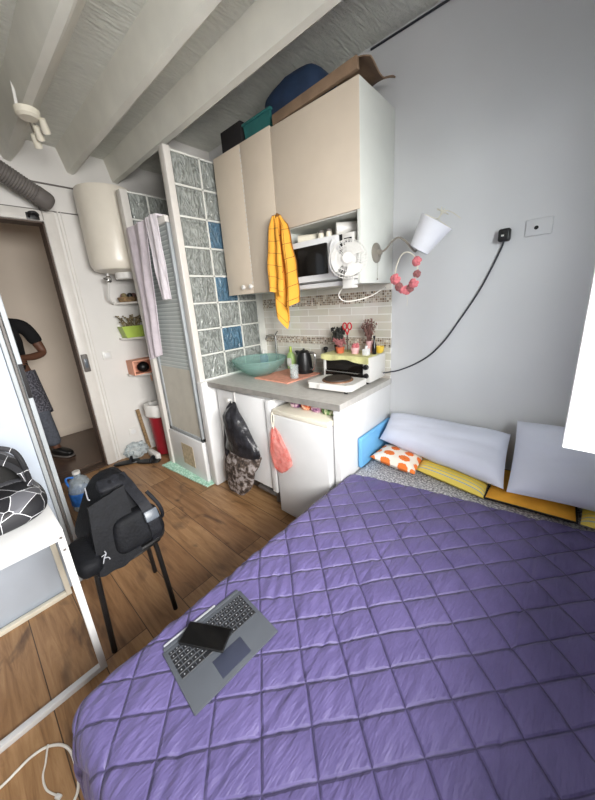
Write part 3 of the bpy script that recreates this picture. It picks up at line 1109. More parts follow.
# microwave and what lies around it
mw = thing('microwave', 'white microwave with a dark window standing in the cabinet niche', 'microwave', (-0.28, -0.2, 1.60))
MB().box((-0.53, -0.37, 1.605), (-0.05, -0.04, 1.855), 0.006).build('body', 'whitem', mw)
dr = MB()
N = 12
poly = [(-0.515, -0.372), (-0.515, -0.40)]
for k in range(N + 1):
    t = k / N
    poly.append((-0.50 + 0.345 * t, -0.405 - 0.018 * math.sin(PI * (0.25 + 0.75 * t))))
poly.append((-0.15, -0.372))
dr.prism(poly, 'z', 1.612, 1.85)
md = dr.build('door', 'white', mw)
MB().box((-0.49, -0.426, 1.648), (-0.215, -0.40, 1.818), 0.004).build('window', 'ovenglass', md)
MB().tube([(-0.172, -0.412, 1.635), (-0.168, -0.444, 1.67), (-0.168, -0.448, 1.73), (-0.168, -0.444, 1.79), (-0.172, -0.412, 1.825)], 0.008, 8, 4).build('handle', 'white', md)
cp = MB().box((-0.125, -0.392, 1.612), (-0.05, -0.37, 1.85), 0.003).build('control_panel', 'whitem', mw)
MB().box((-0.112, -0.395, 1.79), (-0.062, -0.391, 1.825), 0.001).build('display', 'blackglass', cp)
MB().lathe([(0, 0), (0.016, 0), (0.014, 0.016), (0, 0.017)], (-0.087, -0.392, 1.68), 16, Rx(90)).build('dial', 'whitem', cp)
MB().box((-0.148, -0.385, 1.612), (-0.127, -0.37, 1.85)).build('gap_shade', 'black', mw)  # black strip stands for the shade in the gap beside the door
for x in (-0.515, -0.10):
    MB().box((x, -0.36, 1.598), (x + 0.035, -0.06, 1.606)).build('foot', 'black', mw)
r = MB().cyl((-0.20, -0.34, 1.893), (-0.04, -0.20, 1.893), 0.036, 0.036, 18)
tag(r.build('paper_roll', 'whitem'), 'white paper roll lying on the microwave, at its right end', 'paper roll')
r = MB().cyl((-0.50, -0.33, 1.884), (-0.36, -0.26, 1.884), 0.028, 0.028, 18).cyl((-0.502, -0.331, 1.884), (-0.498, -0.329, 1.884), 0.011, 0.011, 12)
tag(r.build('foil_tube', 'cream'), 'cream cardboard tube on the microwave, at its left end', 'tube')
for k, (x, lab) in enumerate(((-0.325, 'small white jar on the microwave, beside the cream tube'), (-0.265, 'small white jar on the microwave, beside the paper roll'))):
    j = thing('spice_jar', lab, 'jar', (x, -0.32, 1.857), 'small jars on the microwave')
    MB().lathe([(0, 0), (0.02, 0), (0.02, 0.035), (0.016, 0.04), (0, 0.04)], (x, -0.32, 1.856), 14).build('glass', 'cream', j)
    MB().lathe([(0, 0.04), (0.018, 0.04), (0.018, 0.052), (0, 0.052)], (x, -0.32, 1.856), 14).build('lid', 'duct', j)


# yellow towel
def towel_w(drop):
    t = min(1.0, drop / 0.30)
    return 0.075 + 0.155 * t ** 0.6


def towel_back(u, v):
    if u < 0.45:
        L = 0.50 + 0.21 * u / 0.45
    elif u < 0.62:
        L = 0.71 - 0.14 * (u - 0.45) / 0.17
    else:
        L = 0.57 - 0.05 * (u - 0.62) / 0.38
    d = L * v
    fold = 0.020 * (0.3 + v) * math.sin(2 * PI * 2.2 * u + 0.8) + 0.012 * noise.noise(Vector((u * 5, v * 4, 2)))
    return (-0.556 + towel_w(d) * (u - 0.5) * min(1.0, 0.3 + d * 12), -0.445 + fold, 2.025 - d)


def towel_front(u, v):
    L = 0.44 + 0.05 * u
    d = L * v
    fold = 0.016 * (0.3 + v) * math.sin(2 * PI * 1.6 * u + 2.2) + 0.010 * noise.noise(Vector((u * 4, v * 4, 8)))
    return (-0.580 + 0.60 * towel_w(d) * (u - 0.62) * min(1.0, 0.3 + d * 12), -0.482 + 0.02 * (1 - v) + fold, 2.028 - d)


m = MB()
m.grid(towel_back, 44, 44, 0.006)
m.grid(towel_front, 26, 36, 0.006)
m.tube([(-0.575, -0.425, 2.03), (-0.575, -0.44, 2.035), (-0.575, -0.45, 2.02)], 0.010, 8, 3)
tag(m.build('kitchen_towel', 'yellow_towel'), 'yellow checked kitchen towel hanging between the wall cabinets', 'towel')

# clip fan
fn = thing('clip_fan', 'small white clip fan on the microwave shelf edge', 'fan', (-0.08, -0.42, 1.57))
FC = Vector((-0.012, -0.515, 1.695))
fd = Vector((0.45, -0.85, 0.12)).normalized()
fx = fd.cross(Vector((0, 0, 1))).normalized()
fz = fx.cross(fd).normalized()
fm3 = Matrix((fx, fz, fd)).transposed()


def fp(r, a, d):
    return FC + fm3 @ Vector((r * math.cos(a), r * math.sin(a), d))


g = MB()
for (r, d) in ((0.098, 0.0), (0.098, 0.012), (0.085, 0.026), (0.062, 0.036), (0.04, 0.041), (0.075, -0.03), (0.05, -0.038)):
    g.tube([fp(r, 2 * PI * k / 36, d) for k in range(36)], 0.0016, 5, closed=True)
for k in range(36):
    a = 2 * PI * k / 36
    g.tube([fp(0.024, a, 0.043), fp(0.062, a, 0.036), fp(0.085, a, 0.026), fp(0.098, a, 0.006), fp(0.075, a, -0.03), fp(0.04, a, -0.04)], 0.0011, 4)
g.build('cage', 'whitem', fn)
MB().lathe([(0, 0.048), (0.018, 0.047), (0.026, 0.042), (0.026, 0.038), (0, 0.038)], FC, 20, fm3).build('badge', 'whitem', fn)
bl = MB()
for k in range(3):
    a0 = 2 * PI * k / 3
    bl.grid(lambda u, v: fp(0.02 + 0.068 * u, a0 + (v - 0.5) * (1.0 + 0.5 * u), 0.002 + 0.022 * (v - 0.5)), 8, 8, 0.002)
bl.build('blades', 'whitem', fn)
MB().lathe([(0, -0.085), (0.03, -0.083), (0.04, -0.06), (0.04, -0.02), (0.02, 0.0), (0, 0.0)], FC, 20, fm3).build('motor', 'whitem', fn)
MB().tube([FC - fd * 0.06 - Vector((0, 0, 0.03)), (-0.055, -0.43, 1.645), (-0.055, -0.42, 1.615)], 0.014, 10, 4).build('neck', 'whitem', fn)
MB().box((-0.09, -0.445, 1.602), (-0.02, -0.392, 1.620), 0.005).box((-0.09, -0.445, 1.552), (-0.02, -0.40, 1.570), 0.005).box((-0.09, -0.455, 1.552), (-0.02, -0.44, 1.620), 0.005).build('clip', 'whitem', fn)
MB().tube([(-0.10, -0.43, 1.565), (-0.14, -0.42, 1.52), (-0.12, -0.40, 1.485), (-0.06, -0.38, 1.482), (0.0, -0.3, 1.50), (0.012, -0.2, 1.53), (0.005, -0.1, 1.55)], 0.003, 6, 6).build('cord', 'cablewhite', fn)

# wall lamp and wreath
lm = thing('wall_lamp', 'wall lamp with a tilted white shade on the cabinet side', 'lamp', (0.0, -0.228, 1.742))
MB().lathe([(0, 0), (0.055, 0), (0.055, 0.006), (0.045, 0.012), (0.018, 0.016), (0.014, 0.035), (0, 0.036)], (0.0005, -0.228, 1.742), 28, Ry(90)).build('wall_plate', 'chrome', lm)
MB().tube([(0.03, -0.228, 1.742), (0.06, -0.23, 1.752), (0.10, -0.235, 1.785), (0.14, -0.24, 1.80), (0.18, -0.24, 1.775), (0.21, -0.24, 1.74), (0.235, -0.24, 1.715), (0.25, -0.24, 1.74)], 0.0055, 8, 5).build('arm', 'chrome', lm)
S0, S1 = Vector((0.256, -0.24, 1.722)), Vector((0.338, -0.235, 1.843))
sx = (S1 - S0).normalized()
q = sx.to_track_quat('Z', 'Y').to_matrix()
L_ = (S1 - S0).length
sh = MB().lathe([(0.052, 0.0), (0.086, L_), (0.083, L_), (0.050, 0.002), (0.02, 0.002), (0.02, -0.002), (0.051, -0.003)], S0, 36, q).build('shade', 'lampshade', lm)
wr = MB()
for k in range(3):
    a = 2 * PI * k / 3 + 0.4
    wr.tube([S1 + q @ Vector((0.083 * math.cos(a), 0.083 * math.sin(a), 0)), S1 + q @ Vector((0, 0, 0.012)), S1 + q @ Vector((0.02 * math.cos(a), 0.02 * math.sin(a), 0.06))], 0.0022, 6, 4)
wr.tube([S1 + q @ Vector((0.03 * math.cos(k * 2 * PI / 16), 0.03 * math.sin(k * 2 * PI / 16), 0.045)) for k in range(16)], 0.002, 6, closed=True)
wr.tube([S1 + q @ Vector((0.0, 0.03, 0.04)), S1 + Vector((0.06, 0, 0.03)), S1 + Vector((0.11, 0, -0.01))], 0.002, 6, 4)
wr.build('wire_holder', 'cream', sh)
MB().tube([(0.012, -0.23, 1.70), (0.014, -0.232, 1.66), (0.012, -0.232, 1.60)], 0.0012, 5).soft((0.012, -0.232, 1.597), (0.008, 0.008, 0.012), 1).build('pull_cord', 'chrome', lm)
wt = thing('flower_wreath', 'pink fabric flower wreath hanging under the lamp arm', 'wreath', (0.2, -0.235, 1.72))
WC = Vector((0.195, -0.255, 1.618))


def wp(a, k=1.0):
    return WC + Vector((0.062 * k * math.cos(a), 0.006 * math.sin(3 * a), 0.098 * k * math.sin(a)))


MB().tube([wp(2 * PI * k / 40) for k in range(40)], 0.0035, 8, closed=True).build('ring', 'cream', wt)
MB().tube([wp(PI * 1.5) + Vector((0, 0, -0.01)), wp(PI * 1.5) + Vector((0.01, 0, -0.05)), wp(PI * 1.5) + Vector((0.008, 0, -0.085))], 0.0012, 5).build('string', 'cream', wt)


def blossom(c, r, m, parent, seed):
    bb = MB()
    rnd = random.Random(seed)
    for k in range(26):
        a, b2 = rnd.uniform(0, 2 * PI), rnd.uniform(-1.0, 1.3)
        d = Vector((math.cos(a) * math.cos(b2), -abs(math.sin(b2)) * 0.8 + 0.1, math.sin(a) * math.cos(b2)))
        bb.soft(Vector(c) + d * r * 0.62, (r * 0.75, r * 0.5, r * 0.75), 1.0, 8, 6)
    bb.soft(c, (r, r, r), 1, 10, 8)
    return bb.build('flower', m, parent, 60)


for k, (a, r, mm) in enumerate(((200, 0.027, 'pink'), (233, 0.022, 'mauve'), (252, 0.020, 'pink'), (272, 0.023, 'pink'), (294, 0.021, 'mauve'), (318, 0.024, 'pink'), (350, 0.019, 'mauve'), (28, 0.023, 'pink'))):
    blossom(wp(math.radians(a), 1.0), r * 1.2, mm, wt, k)

# socket, plug and cable on the wall
pg = thing('plug_adapter', 'black plug adapter with a long cable on the white wall', 'plug', (0.602, -0.02, 1.751))
MB().box((0.577, -0.045, 1.722), (0.629, -0.002, 1.782), 0.010, 3).build('plug', 'black', pg)
MB().box((0.592, -0.047, 1.745), (0.604, -0.0445, 1.753), 0.001).build('indicator', 'whitem', pg)
MB().tube([(0.602, -0.025, 1.725), (0.595, -0.012, 1.70), (0.565, -0.010, 1.62), (0.521, -0.010, 1.514), (0.47, -0.010, 1.416), (0.414, -0.010, 1.321), (0.349, -0.010, 1.214), (0.265, -0.010, 1.116), (0.172, -0.012, 1.05), (0.07, -0.014, 1.0), (0.012, -0.03, 0.985), (-0.03, -0.06, 0.98)], 0.0045, 8, 6).build('cable', 'cableblack', pg)
sk = thing('wall_socket', 'blank white socket plate right of the black plug', 'socket', (0.735, -0.005, 1.765))
MB().box((0.685, -0.010, 1.73), (0.79, -0.001, 1.805), 0.004).build('plate', 'wall', sk)
MB().lathe([(0, 0.002), (0.009, 0.0), (0, 0)], (0.728, -0.010, 1.765), 14, Rx(90)).build('hole', 'black', sk)
sw = thing('light_switch', 'white light switch on the wall right of the doorway', 'switch', (XL, -1.0, 1.11))
MB().box((XL, -1.045, 1.07), (XL + 0.012, -0.965, 1.15), 0.004).build('plate', 'whitem', sw)
MB().box((XL + 0.012, -1.03, 1.085), (XL + 0.018, -0.98, 1.135), 0.003).build('rocker', 'white', sw)
sw = thing('power_outlet', 'white power outlet low on the wall right of the doorway', 'socket', (XL, -0.93, 0.26))
MB().box((XL, -0.97, 0.22), (XL + 0.012, -0.89, 0.30), 0.004).build('plate', 'whitem', sw)
MB().cyl((XL + 0.012, -0.93, 0.26), (XL + 0.016, -0.93, 0.26), 0.026, 0.026, 18).build('insert', 'white', sw)

# ------------------------------------------------------------------ base units
wk = MB()
wk.prism([(-1.214, -0.725), (0.006, -0.662), (0.006, -0.002), (-1.214, -0.002)], 'z', 0.892, 0.93)
wo = tag(wk.build('worktop', 'greytop'), 'grey laminate kitchen worktop with a darker front edge', 'worktop')
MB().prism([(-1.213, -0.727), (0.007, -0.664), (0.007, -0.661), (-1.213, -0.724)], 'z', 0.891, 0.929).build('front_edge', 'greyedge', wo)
pn = MB().box((-0.045, -0.655, 0.0), (0.0, -0.003, 0.891), 0.003)
tag(pn.build('counter_end_panel', 'white'), 'white end panel carrying the worktop beside the bed', 'panel')
bc = thing('base_cabinet', 'white sink base cabinet under the left end of the worktop', 'cabinet', (-0.87, -0.35, 0.0))
MB().box((-1.205, -0.655, 0.16), (-0.56, -0.02, 0.890), 0.002).build('body', 'white', bc)
d = MB().box((-1.165, -0.682, 0.165), (-0.60, -0.657, 0.868), 0.003).build('door', 'white', bc)
MB().lathe([(0, 0), (0.008, 0), (0.008, 0.012), (0.017, 0.016), (0.018, 0.026), (0, 0.03)], (-1.0, -0.682, 0.80), 16, Rx(90)).build('knob', 'whitem', d)
MB().tube([(-0.925, -0.67, 0.872), (-0.925, -0.688, 0.872), (-0.925, -0.69, 0.85), (-0.925, -0.69, 0.80), (-0.935, -0.70, 0.785), (-0.94, -0.712, 0.80)], 0.004, 8, 4).build('over_door_hook', 'whitem', bc)
MB().box((-0.585, -0.695, 0.16), (-0.535, -0.63, 0.872), 0.004).build('upright', 'white', bc)
pl = MB()
pl.box((-1.18, -0.57, 0.0), (-0.60, -0.55, 0.10))
pl.box((-0.80, -0.66, 0.085), (-0.60, -0.60, 0.11), 0.004)
pl.build('plinth', 'duct', bc)
lg = MB()
for x in (-1.12, -0.63):
    for y in (-0.60, -0.08):
        MB().cyl((x, y, 0), (x, y, 0.16), 0.02, 0.02, 14).build('foot', 'duct', bc)
lg.bm.free()
# fridge
fg = thing('mini_fridge', 'small white fridge under the worktop beside the end panel', 'fridge', (-0.28, -0.4, 0.0))
MB().box((-0.515, -0.645, 0.02), (-0.055, -0.06, 0.80), 0.006).build('body', 'white', fg)
fdr = MB().box((-0.512, -0.700, 0.03), (-0.055, -0.65, 0.785), 0.008, 3).build('door', 'white', fg)
MB().box((-0.512, -0.700, 0.787), (-0.055, -0.06, 0.822), 0.005).build('top_strip', 'cream', fg)
MB().box((-0.50, -0.62, 0.0), (-0.07, -0.1, 0.03)).build('base', 'black', fg)
for k, (x, w, h, mm, lab) in enumerate(((-0.40, 0.09, 0.034, 'pack_b', 'purple snack packet on the fridge, leftmost of the packets'), (-0.31, 0.08, 0.05, 'pack_a', 'orange snack packet on the fridge, left of centre'), (-0.225, 0.08, 0.04, 'pack_b', 'mauve snack packet on the fridge, between orange and green'), (-0.13, 0.11, 0.045, 'pack_c', 'green snack packet on the fridge, next to the end panel'))):
    b = MB()
    b.soft((x, -0.53, 0.823 + h / 2), (w, 0.16, h), 0.6, 16, 10, fn=lambda q: (q.x, q.y, q.z + 0.25 * noise.noise(q * 2 + Vector((k, 0, 0)))) if q.z > -0.5 else (q.x, q.y, -1.0))
    tag(b.build('snack_packet', mm), lab, 'packet', 'packets on top of the fridge')


# bags on the fronts
def sack(name, c_top, profile, depth, m, parent, seed, jit=0.02, nu=36):
    """hanging bag: profile = list of (z, x_left, x_right); y faces the room"""
    b = MB()
    rings = []
    for i, (z, xl, xr) in enumerate(profile):
        ring = []
        for k in range(nu):
            a = 2 * PI * k / nu
            cx, hw = (xl + xr) / 2, (xr - xl) / 2
            dd = depth * min(1.0, hw / 0.06) * (0.4 + 0.6 * min(1, i / 3))
            w = 1 + jit / max(0.03, hw) * 2 * noise.noise(Vector((math.cos(a) * 2 + seed, math.sin(a) * 2, z * 9)))
            y = c_top - dd + dd * math.sin(a) * w
            ring.append(b.bm.verts.new((cx + hw * math.cos(a) * w, min(c_top - 0.001, y), z + 0.3 * jit * noise.noise(Vector((a, z * 5, seed))))))
        rings.append(ring)
    for A, B in zip(rings, rings[1:]):
        for k in range(nu):
            b.bm.faces.new((A[k], A[(k + 1) % nu], B[(k + 1) % nu], B[k]))
    b.bm.faces.new(rings[0])
    b.bm.faces.new(list(reversed(rings[-1])))
    return b.build(name, m, parent, 50)


def interp(keys, n):
    out = []
    for i in range(n + 1):
        z = keys[0][0] + (keys[-1][0] - keys[0][0]) * i / n
        for a, b in zip(keys, keys[1:]):
            if a[0] >= z - 1e-9 >= b[0] - 2e-9:
                t = (a[0] - z) / (a[0] - b[0])
                out.append((z, a[1] + (b[1] - a[1]) * t, a[2] + (b[2] - a[2]) * t))
                break
    return out


bg = thing('rubbish_bag', 'black rubbish bag hanging on the base cabinet door hook', 'bag', (-0.9, -0.70, 0.79))
sack('liner', -0.692, interp([(0.80, -0.945, -0.915), (0.72, -0.985, -0.83), (0.60, -1.01, -0.74), (0.46, -1.03, -0.645), (0.42, -1.035, -0.65)], 12), 0.05, 'blackbag', bg, 1.0, 0.012)
sack('sagging_bottom', -0.692, interp([(0.42, -1.035, -0.65), (0.30, -1.06, -0.70), (0.2, -1.07, -0.76), (0.10, -1.07, -0.80), (0.06, -1.04, -0.84)], 10), 0.055, 'contents', bg, 5.0, 0.014)
MB().tube([(-0.94, -0.712, 0.80), (-0.975, -0.722, 0.76), (-1.015, -0.725, 0.68), (-1.03, -0.73, 0.55), (-1.055, -0.73, 0.40), (-1.055, -0.73, 0.2)], [0.008, 0.012, 0.02, 0.022, 0.022, 0.018], 8, 4).build('loose_side', 'blackbag', bg)
bg = thing('plastic_carrier_bag', 'thin pink plastic bag hanging at the left edge of the fridge door', 'bag', (-0.49, -0.71, 0.78))
sack('bag_body', -0.702, interp([(0.70, -0.508, -0.492), (0.66, -0.53, -0.445), (0.55, -0.53, -0.365), (0.46, -0.525, -0.345), (0.40, -0.515, -0.395), (0.375, -0.50, -0.43)], 12), 0.017, 'pinkbag', bg, 3.0, 0.012)
MB().tube([(-0.50, -0.715, 0.70), (-0.515, -0.708, 0.76), (-0.505, -0.706, 0.80), (-0.492, -0.708, 0.76), (-0.495, -0.715, 0.69)], 0.0035, 6, 5).build('handle_loop', 'cream', bg)

# ------------------------------------------------------------------ on the worktop
ZT = 0.93
b = thing('glass_bowl', 'large turquoise glass bowl on the worktop beside the glass blocks', 'bowl', (-0.965, -0.37, ZT))
MB().lathe([(0, 0.0), (0.06, 0.0), (0.09, 0.012), (0.15, 0.05), (0.20, 0.10), (0.222, 0.14), (0.216, 0.142), (0.19, 0.105), (0.14, 0.056), (0.08, 0.018), (0, 0.012)], (-0.965, -0.37, ZT + 0.001), 44).build('bowl', 'bowlglass', b)
MB().tube([(-0.965 + 0.219 * math.cos(2 * PI * k / 48), -0.37 + 0.219 * math.sin(2 * PI * k / 48), ZT + 0.142) for k in range(48)], 0.005, 8, closed=True).build('rim', 'bowlglass', b)
m = MB()
m.grid(lambda u, v: (-0.93 + 0.36 * u + 0.03 * v, -0.47 + 0.36 * v, ZT + 0.009 + 0.002 * noise.noise(Vector((u * 4, v * 4, 1)))), 14, 14, 0.008)
tag(m.build('drying_mat', 'coral'), 'coral drying mat on the worktop before the kettle', 'mat')
f = thing('kitchen_tap', 'slim upright steel tap behind the turquoise bowl', 'tap', (-1.05, -0.08, ZT))
MB().lathe([(0, 0), (0.028, 0), (0.028, 0.012), (0.014, 0.02), (0.013, 0.29), (0, 0.30)], (-1.05, -0.08, ZT), 18).build('column', 'steel', f)
MB().tube([(-1.05, -0.08, ZT + 0.27), (-1.05, -0.11, ZT + 0.30), (-1.05, -0.17, ZT + 0.30), (-1.05, -0.20, ZT + 0.27)], 0.009, 10, 4).build('spout', 'steel', f)
MB().tube([(-1.05, -0.08, ZT + 0.30), (-1.01, -0.09, ZT + 0.33)], 0.006, 8).build('lever', 'steel', f)
c = thing('scrub_bottle', 'blue and white dish soap bottle behind the bowl at the glass wall', 'bottle', (-1.14, -0.16, ZT))
MB().lathe([(0, 0), (0.036, 0), (0.04, 0.02), (0.04, 0.11), (0.03, 0.13), (0, 0.13)], (-1.14, -0.16, ZT), 18).build('bottle', 'bluecup', c)
MB().lathe([(0, 0.13), (0.016, 0.13), (0.014, 0.165), (0, 0.166)], (-1.14, -0.16, ZT), 14).build('cap', 'whitem', c)
c = thing('soap_bottle', 'pale green soap bottle between the tap and the black kettle', 'bottle', (-0.86, -0.1, ZT))
MB().soft((-0.86, -0.10, ZT + 0.08), (0.085, 0.05, 0.158), 0.6, 18, 14, fn=lambda q: (q.x * (1 - 0.35 * max(0, q.z)), q.y, q.z)).build('bottle', 'greenbottle', c)
MB().cyl((-0.86, -0.10, ZT + 0.155), (-0.86, -0.10, ZT + 0.205), 0.013, 0.011, 12).build('cap', 'green', c)
MB().soft((-0.86, -0.127, ZT + 0.075), (0.05, 0.006, 0.07), 0.4, 12, 8).build('label', 'whitem', c)
c = thing('kettle', 'black electric kettle with a steel side on the worktop', 'kettle', (-0.67, -0.16, ZT))
MB().lathe([(0, 0), (0.068, 0), (0.07, 0.014), (0.066, 0.02), (0, 0.02)], (-0.67, -0.15, ZT), 26).build('base', 'black', c)
MB().lathe([(0, 0.02), (0.063, 0.02), (0.066, 0.04), (0.058, 0.13), (0.048, 0.175), (0.03, 0.19), (0.01, 0.195), (0.008, 0.205), (0, 0.206)], (-0.67, -0.15, ZT), 26).build('jug', 'black', c)
MB().tube([(-0.61, -0.15, ZT + 0.175), (-0.565, -0.15, ZT + 0.17), (-0.555, -0.15, ZT + 0.12), (-0.575, -0.15, ZT + 0.05), (-0.61, -0.15, ZT + 0.04)], 0.010, 10, 5).build('handle', 'steel', c)
MB().prism([(-0.735, ZT + 0.15), (-0.70, ZT + 0.18), (-0.755, ZT + 0.185)], 'y', -0.165, -0.135).build('spout', 'black', c)
c = MB()
c.lathe([(0, 0.004), (0.027, 0.004), (0.028, 0), (0.031, 0.0), (0.035, 0.10), (0.033, 0.10), (0.029, 0.008), (0, 0.008)], (-0.615, -0.34, ZT + 0.012), 20)
tag(c.build('drinking_glass', 'clearglass'), 'clear drinking glass standing on the coral mat', 'glass')
c = thing('condiment_bottle', 'dark bottle with a round cap between the kettle and the oven', 'bottle', (-0.525, -0.06, ZT))
MB().lathe([(0, 0), (0.024, 0), (0.024, 0.12), (0.012, 0.15), (0.012, 0.18), (0, 0.18)], (-0.525, -0.05, ZT), 16).build('bottle', 'darkleaf', c)
MB().soft((-0.525, -0.05, ZT + 0.195), (0.04, 0.04, 0.035), 1, 14, 10).build('cap', 'black', c)
# toaster oven
ov = thing('toaster_oven', 'white toaster oven at the right end of the worktop', 'oven', (-0.25, -0.13, ZT))
ox0, ox1, oy0, oy1, oz0, oz1 = -0.415, -0.035, -0.235, -0.012, 0.948, 1.115
sb = MB()
sb.box((ox0 + 0.02, oy0, oz0), (ox1 - 0.055, oy1, oz0 + 0.02)).box((ox0 + 0.02, oy0, oz1 - 0.018), (ox1 - 0.055, oy1, oz1)).box((ox0, oy0, oz0), (ox0 + 0.02, oy1, oz1), 0.003).box((ox1 - 0.055, oy0, oz0), (ox1, oy1, oz1), 0.004).box((ox0 + 0.02, oy1 - 0.02, oz0 + 0.02), (ox1 - 0.055, oy1, oz1 - 0.018))
sb.build('body', 'whitem', ov)
MB().box((ox0 + 0.02, oy0 + 0.008, oz0 + 0.02), (ox1 - 0.055, oy1 - 0.02, oz1 - 0.018)).build('cavity', 'ovenglass', ov)
MB().box((ox0 + 0.022, oy0 - 0.006, oz0 + 0.022), (ox1 - 0.058, oy0 + 0.006, oz0 + 0.06), 0.002).build('door', 'ovenglass', ov)
MB().tube([(ox0 + 0.04, oy0 - 0.006, oz0 + 0.058), (ox0 + 0.04, oy0 - 0.018, oz0 + 0.058), (ox1 - 0.08, oy0 - 0.018, oz0 + 0.058), (ox1 - 0.08, oy0 - 0.006, oz0 + 0.058)], 0.004, 8).build('handle', 'steel', ov)
for z in (oz0 + 0.045, oz0 + 0.105):
    MB().lathe([(0, 0), (0.018, 0), (0.016, 0.018), (0, 0.02)], (ox1 - 0.028, oy0, z), 16, Rx(90)).build('knob', 'black', ov)
for x in (ox0 + 0.04, ox1 - 0.04):
    for y in (oy0 + 0.03, oy1 - 0.03):
        MB().cyl((x, y, ZT), (x, y, oz0), 0.012, 0.014, 10).build('foot', 'black', ov)


def oc(u, v):
    x = ox0 - 0.008 + (ox1 - ox0 + 0.004) * u
    t = v * 0.262
    if t < 0.235:
        return (x, oy1 - 0.006 - t, oz1 + 0.004 + 0.002 * noise.noise(Vector((u * 6, v * 5, 0))))
    dz = (t - 0.235) * (1.0 + 0.5 * math.sin(u * 9.0) * 0.6 + 0.35 * u)
    return (x, oy0 - 0.013 - 0.004 * math.sin(u * 20), oz1 + 0.002 - dz)


cl = MB()
cl.grid(oc, 40, 40, 0.003)
tag(cl.build('oven_cloth', 'limecloth'), 'lime yellow cloth spread over the toaster oven', 'cloth')
# hot plate
hp = thing('hot_plate', 'white electric hot plate in front of the toaster oven', 'hot plate', (-0.19, -0.38, ZT))
rot = Rz(4)
hb = MB()
hb.prism([(-0.36, -0.49), (-0.33, -0.515), (-0.06, -0.49), (-0.035, -0.46), (-0.045, -0.27), (-0.33, -0.285), (-0.355, -0.31)], 'z', ZT + 0.018, ZT + 0.058)
hb.build('body', 'whitem', hp)
MB().lathe([(0, 0.058), (0.102, 0.058), (0.100, 0.064), (0.092, 0.066), (0, 0.066)], (-0.19, -0.385, ZT), 36).build('plate_rim', 'rust', hp)
MB().lathe([(0, 0.064), (0.090, 0.064), (0.086, 0.073), (0.02, 0.073), (0.018, 0.071), (0, 0.071)], (-0.19, -0.385, ZT), 36).build('heating_plate', 'iron', hp)
MB().lathe([(0, 0), (0.014, 0), (0.012, 0.014), (0, 0.015)], (-0.24, -0.507, ZT + 0.04), 14, Rx(90)).build('dial', 'whitem', hp)
for (x, y) in ((-0.32, -0.47), (-0.08, -0.46), (-0.32, -0.31), (-0.08, -0.30)):
    MB().cyl((x, y, ZT), (x, y, ZT + 0.019), 0.013, 0.016, 12).build('foot', 'black', hp)
# small things on the cloth
ZO = oz1 + 0.005


def plant(name, label, x, y, pot_r, pot_h, pm, lm_, n, h, spread, seed, leafw=0.012, cat='plant', blob=0.0):
    p = thing(name, label, cat, (x, y, ZO))
    MB().lathe([(0, 0), (pot_r * 0.75, 0), (pot_r, pot_h), (pot_r * 0.9, pot_h), (pot_r * 0.85, pot_h * 0.8), (0, pot_h * 0.8)], (x, y, ZO), 20).build('pot', pm, p)
    rnd = random.Random(seed)
    st = MB()
    for k in range(n):
        a = rnd.uniform(0, 2 * PI)
        s_ = rnd.uniform(0.2, 1) * spread
        hh = h * rnd.uniform(0.6, 1.0)
        base = Vector((x + rnd.uniform(-0.4, 0.4) * pot_r, y + rnd.uniform(-0.4, 0.4) * pot_r, ZO + pot_h * 0.7))
        tip = Vector((x + math.cos(a) * s_, min(-0.03, y + math.sin(a) * s_ * 0.7), ZO + pot_h + hh))
        mid = (base + tip) / 2 + Vector((0, 0, hh * 0.12))
        st.tube([base, mid, tip], [0.0016, 0.0014, 0.001], 4, 3)
        for q_ in range(3):
            t = rnd.uniform(0.4, 1.0)
            c_ = base.lerp(tip, t) + Vector((rnd.uniform(-1, 1), rnd.uniform(-0.5, 0.2), rnd.uniform(-1, 1))) * 0.008
            st.soft(c_, (leafw * rnd.uniform(0.6, 1.3), leafw * 0.5, leafw * rnd.uniform(0.8, 1.9)), 1, 6, 4, rot=Ry(rnd.uniform(-60, 60)))
    st.build('stems', lm_, p, 60)
    return p


plant('potted_plant', 'dark leafy plant at the left end of the toaster oven', -0.375, -0.10, 0.028, 0.05, 'black', 'darkleaf', 30, 0.13, 0.06, 3, 0.022)
plant('potted_plant', 'orange pot with rusty flowers in the middle of the oven top', -0.315, -0.16, 0.034, 0.045, 'terracotta', 'mauve', 18, 0.055, 0.05, 5, 0.018)
plant('potted_plant', 'pale pink pot with low pink blossoms on the oven cloth', -0.20, -0.145, 0.032, 0.045, 'palepink', 'pink', 16, 0.02, 0.035, 8, 0.02)
plant('dried_bouquet', 'tall dried flowers in a pale pot at the back of the oven', -0.12, -0.085, 0.026, 0.085, 'palepink', 'drytwig', 46, 0.155, 0.065, 11, 0.010, 'dried flowers')
s = thing('scissors', 'red handled scissors standing upright among the oven plants', 'scissors', (-0.29, -0.10, ZO))
for sg in (-1, 1):
    c0 = Vector((-0.29 + sg * 0.02, -0.10, ZO + 0.185))
    MB().tube([c0 + Vector((0.016 * math.cos(2 * PI * k / 16), 0, 0.024 * math.sin(2 * PI * k / 16))) for k in range(16)], 0.005, 8, closed=True).tube([c0 + Vector((-sg * 0.004, 0, -0.022)), (-0.29, -0.10, ZO + 0.125)], 0.005, 8).build('handle', 'red', s)
MB().prism([(-0.296, ZO + 0.125), (-0.284, ZO + 0.125), (-0.288, ZO + 0.001), (-0.292, ZO + 0.001)], 'y', -0.103, -0.097).build('blade', 'steel', s)
c = thing('spray_bottle', 'small white square bottle at the front right of the oven top', 'bottle', (-0.095, -0.175, ZO))
MB().box((-0.118, -0.195, ZO), (-0.076, -0.155, ZO + 0.045), 0.005).build('bottle', 'white', c)
MB().cyl((-0.097, -0.175, ZO + 0.045), (-0.097, -0.175, ZO + 0.065), 0.010, 0.010, 12).build('cap', 'white', c)
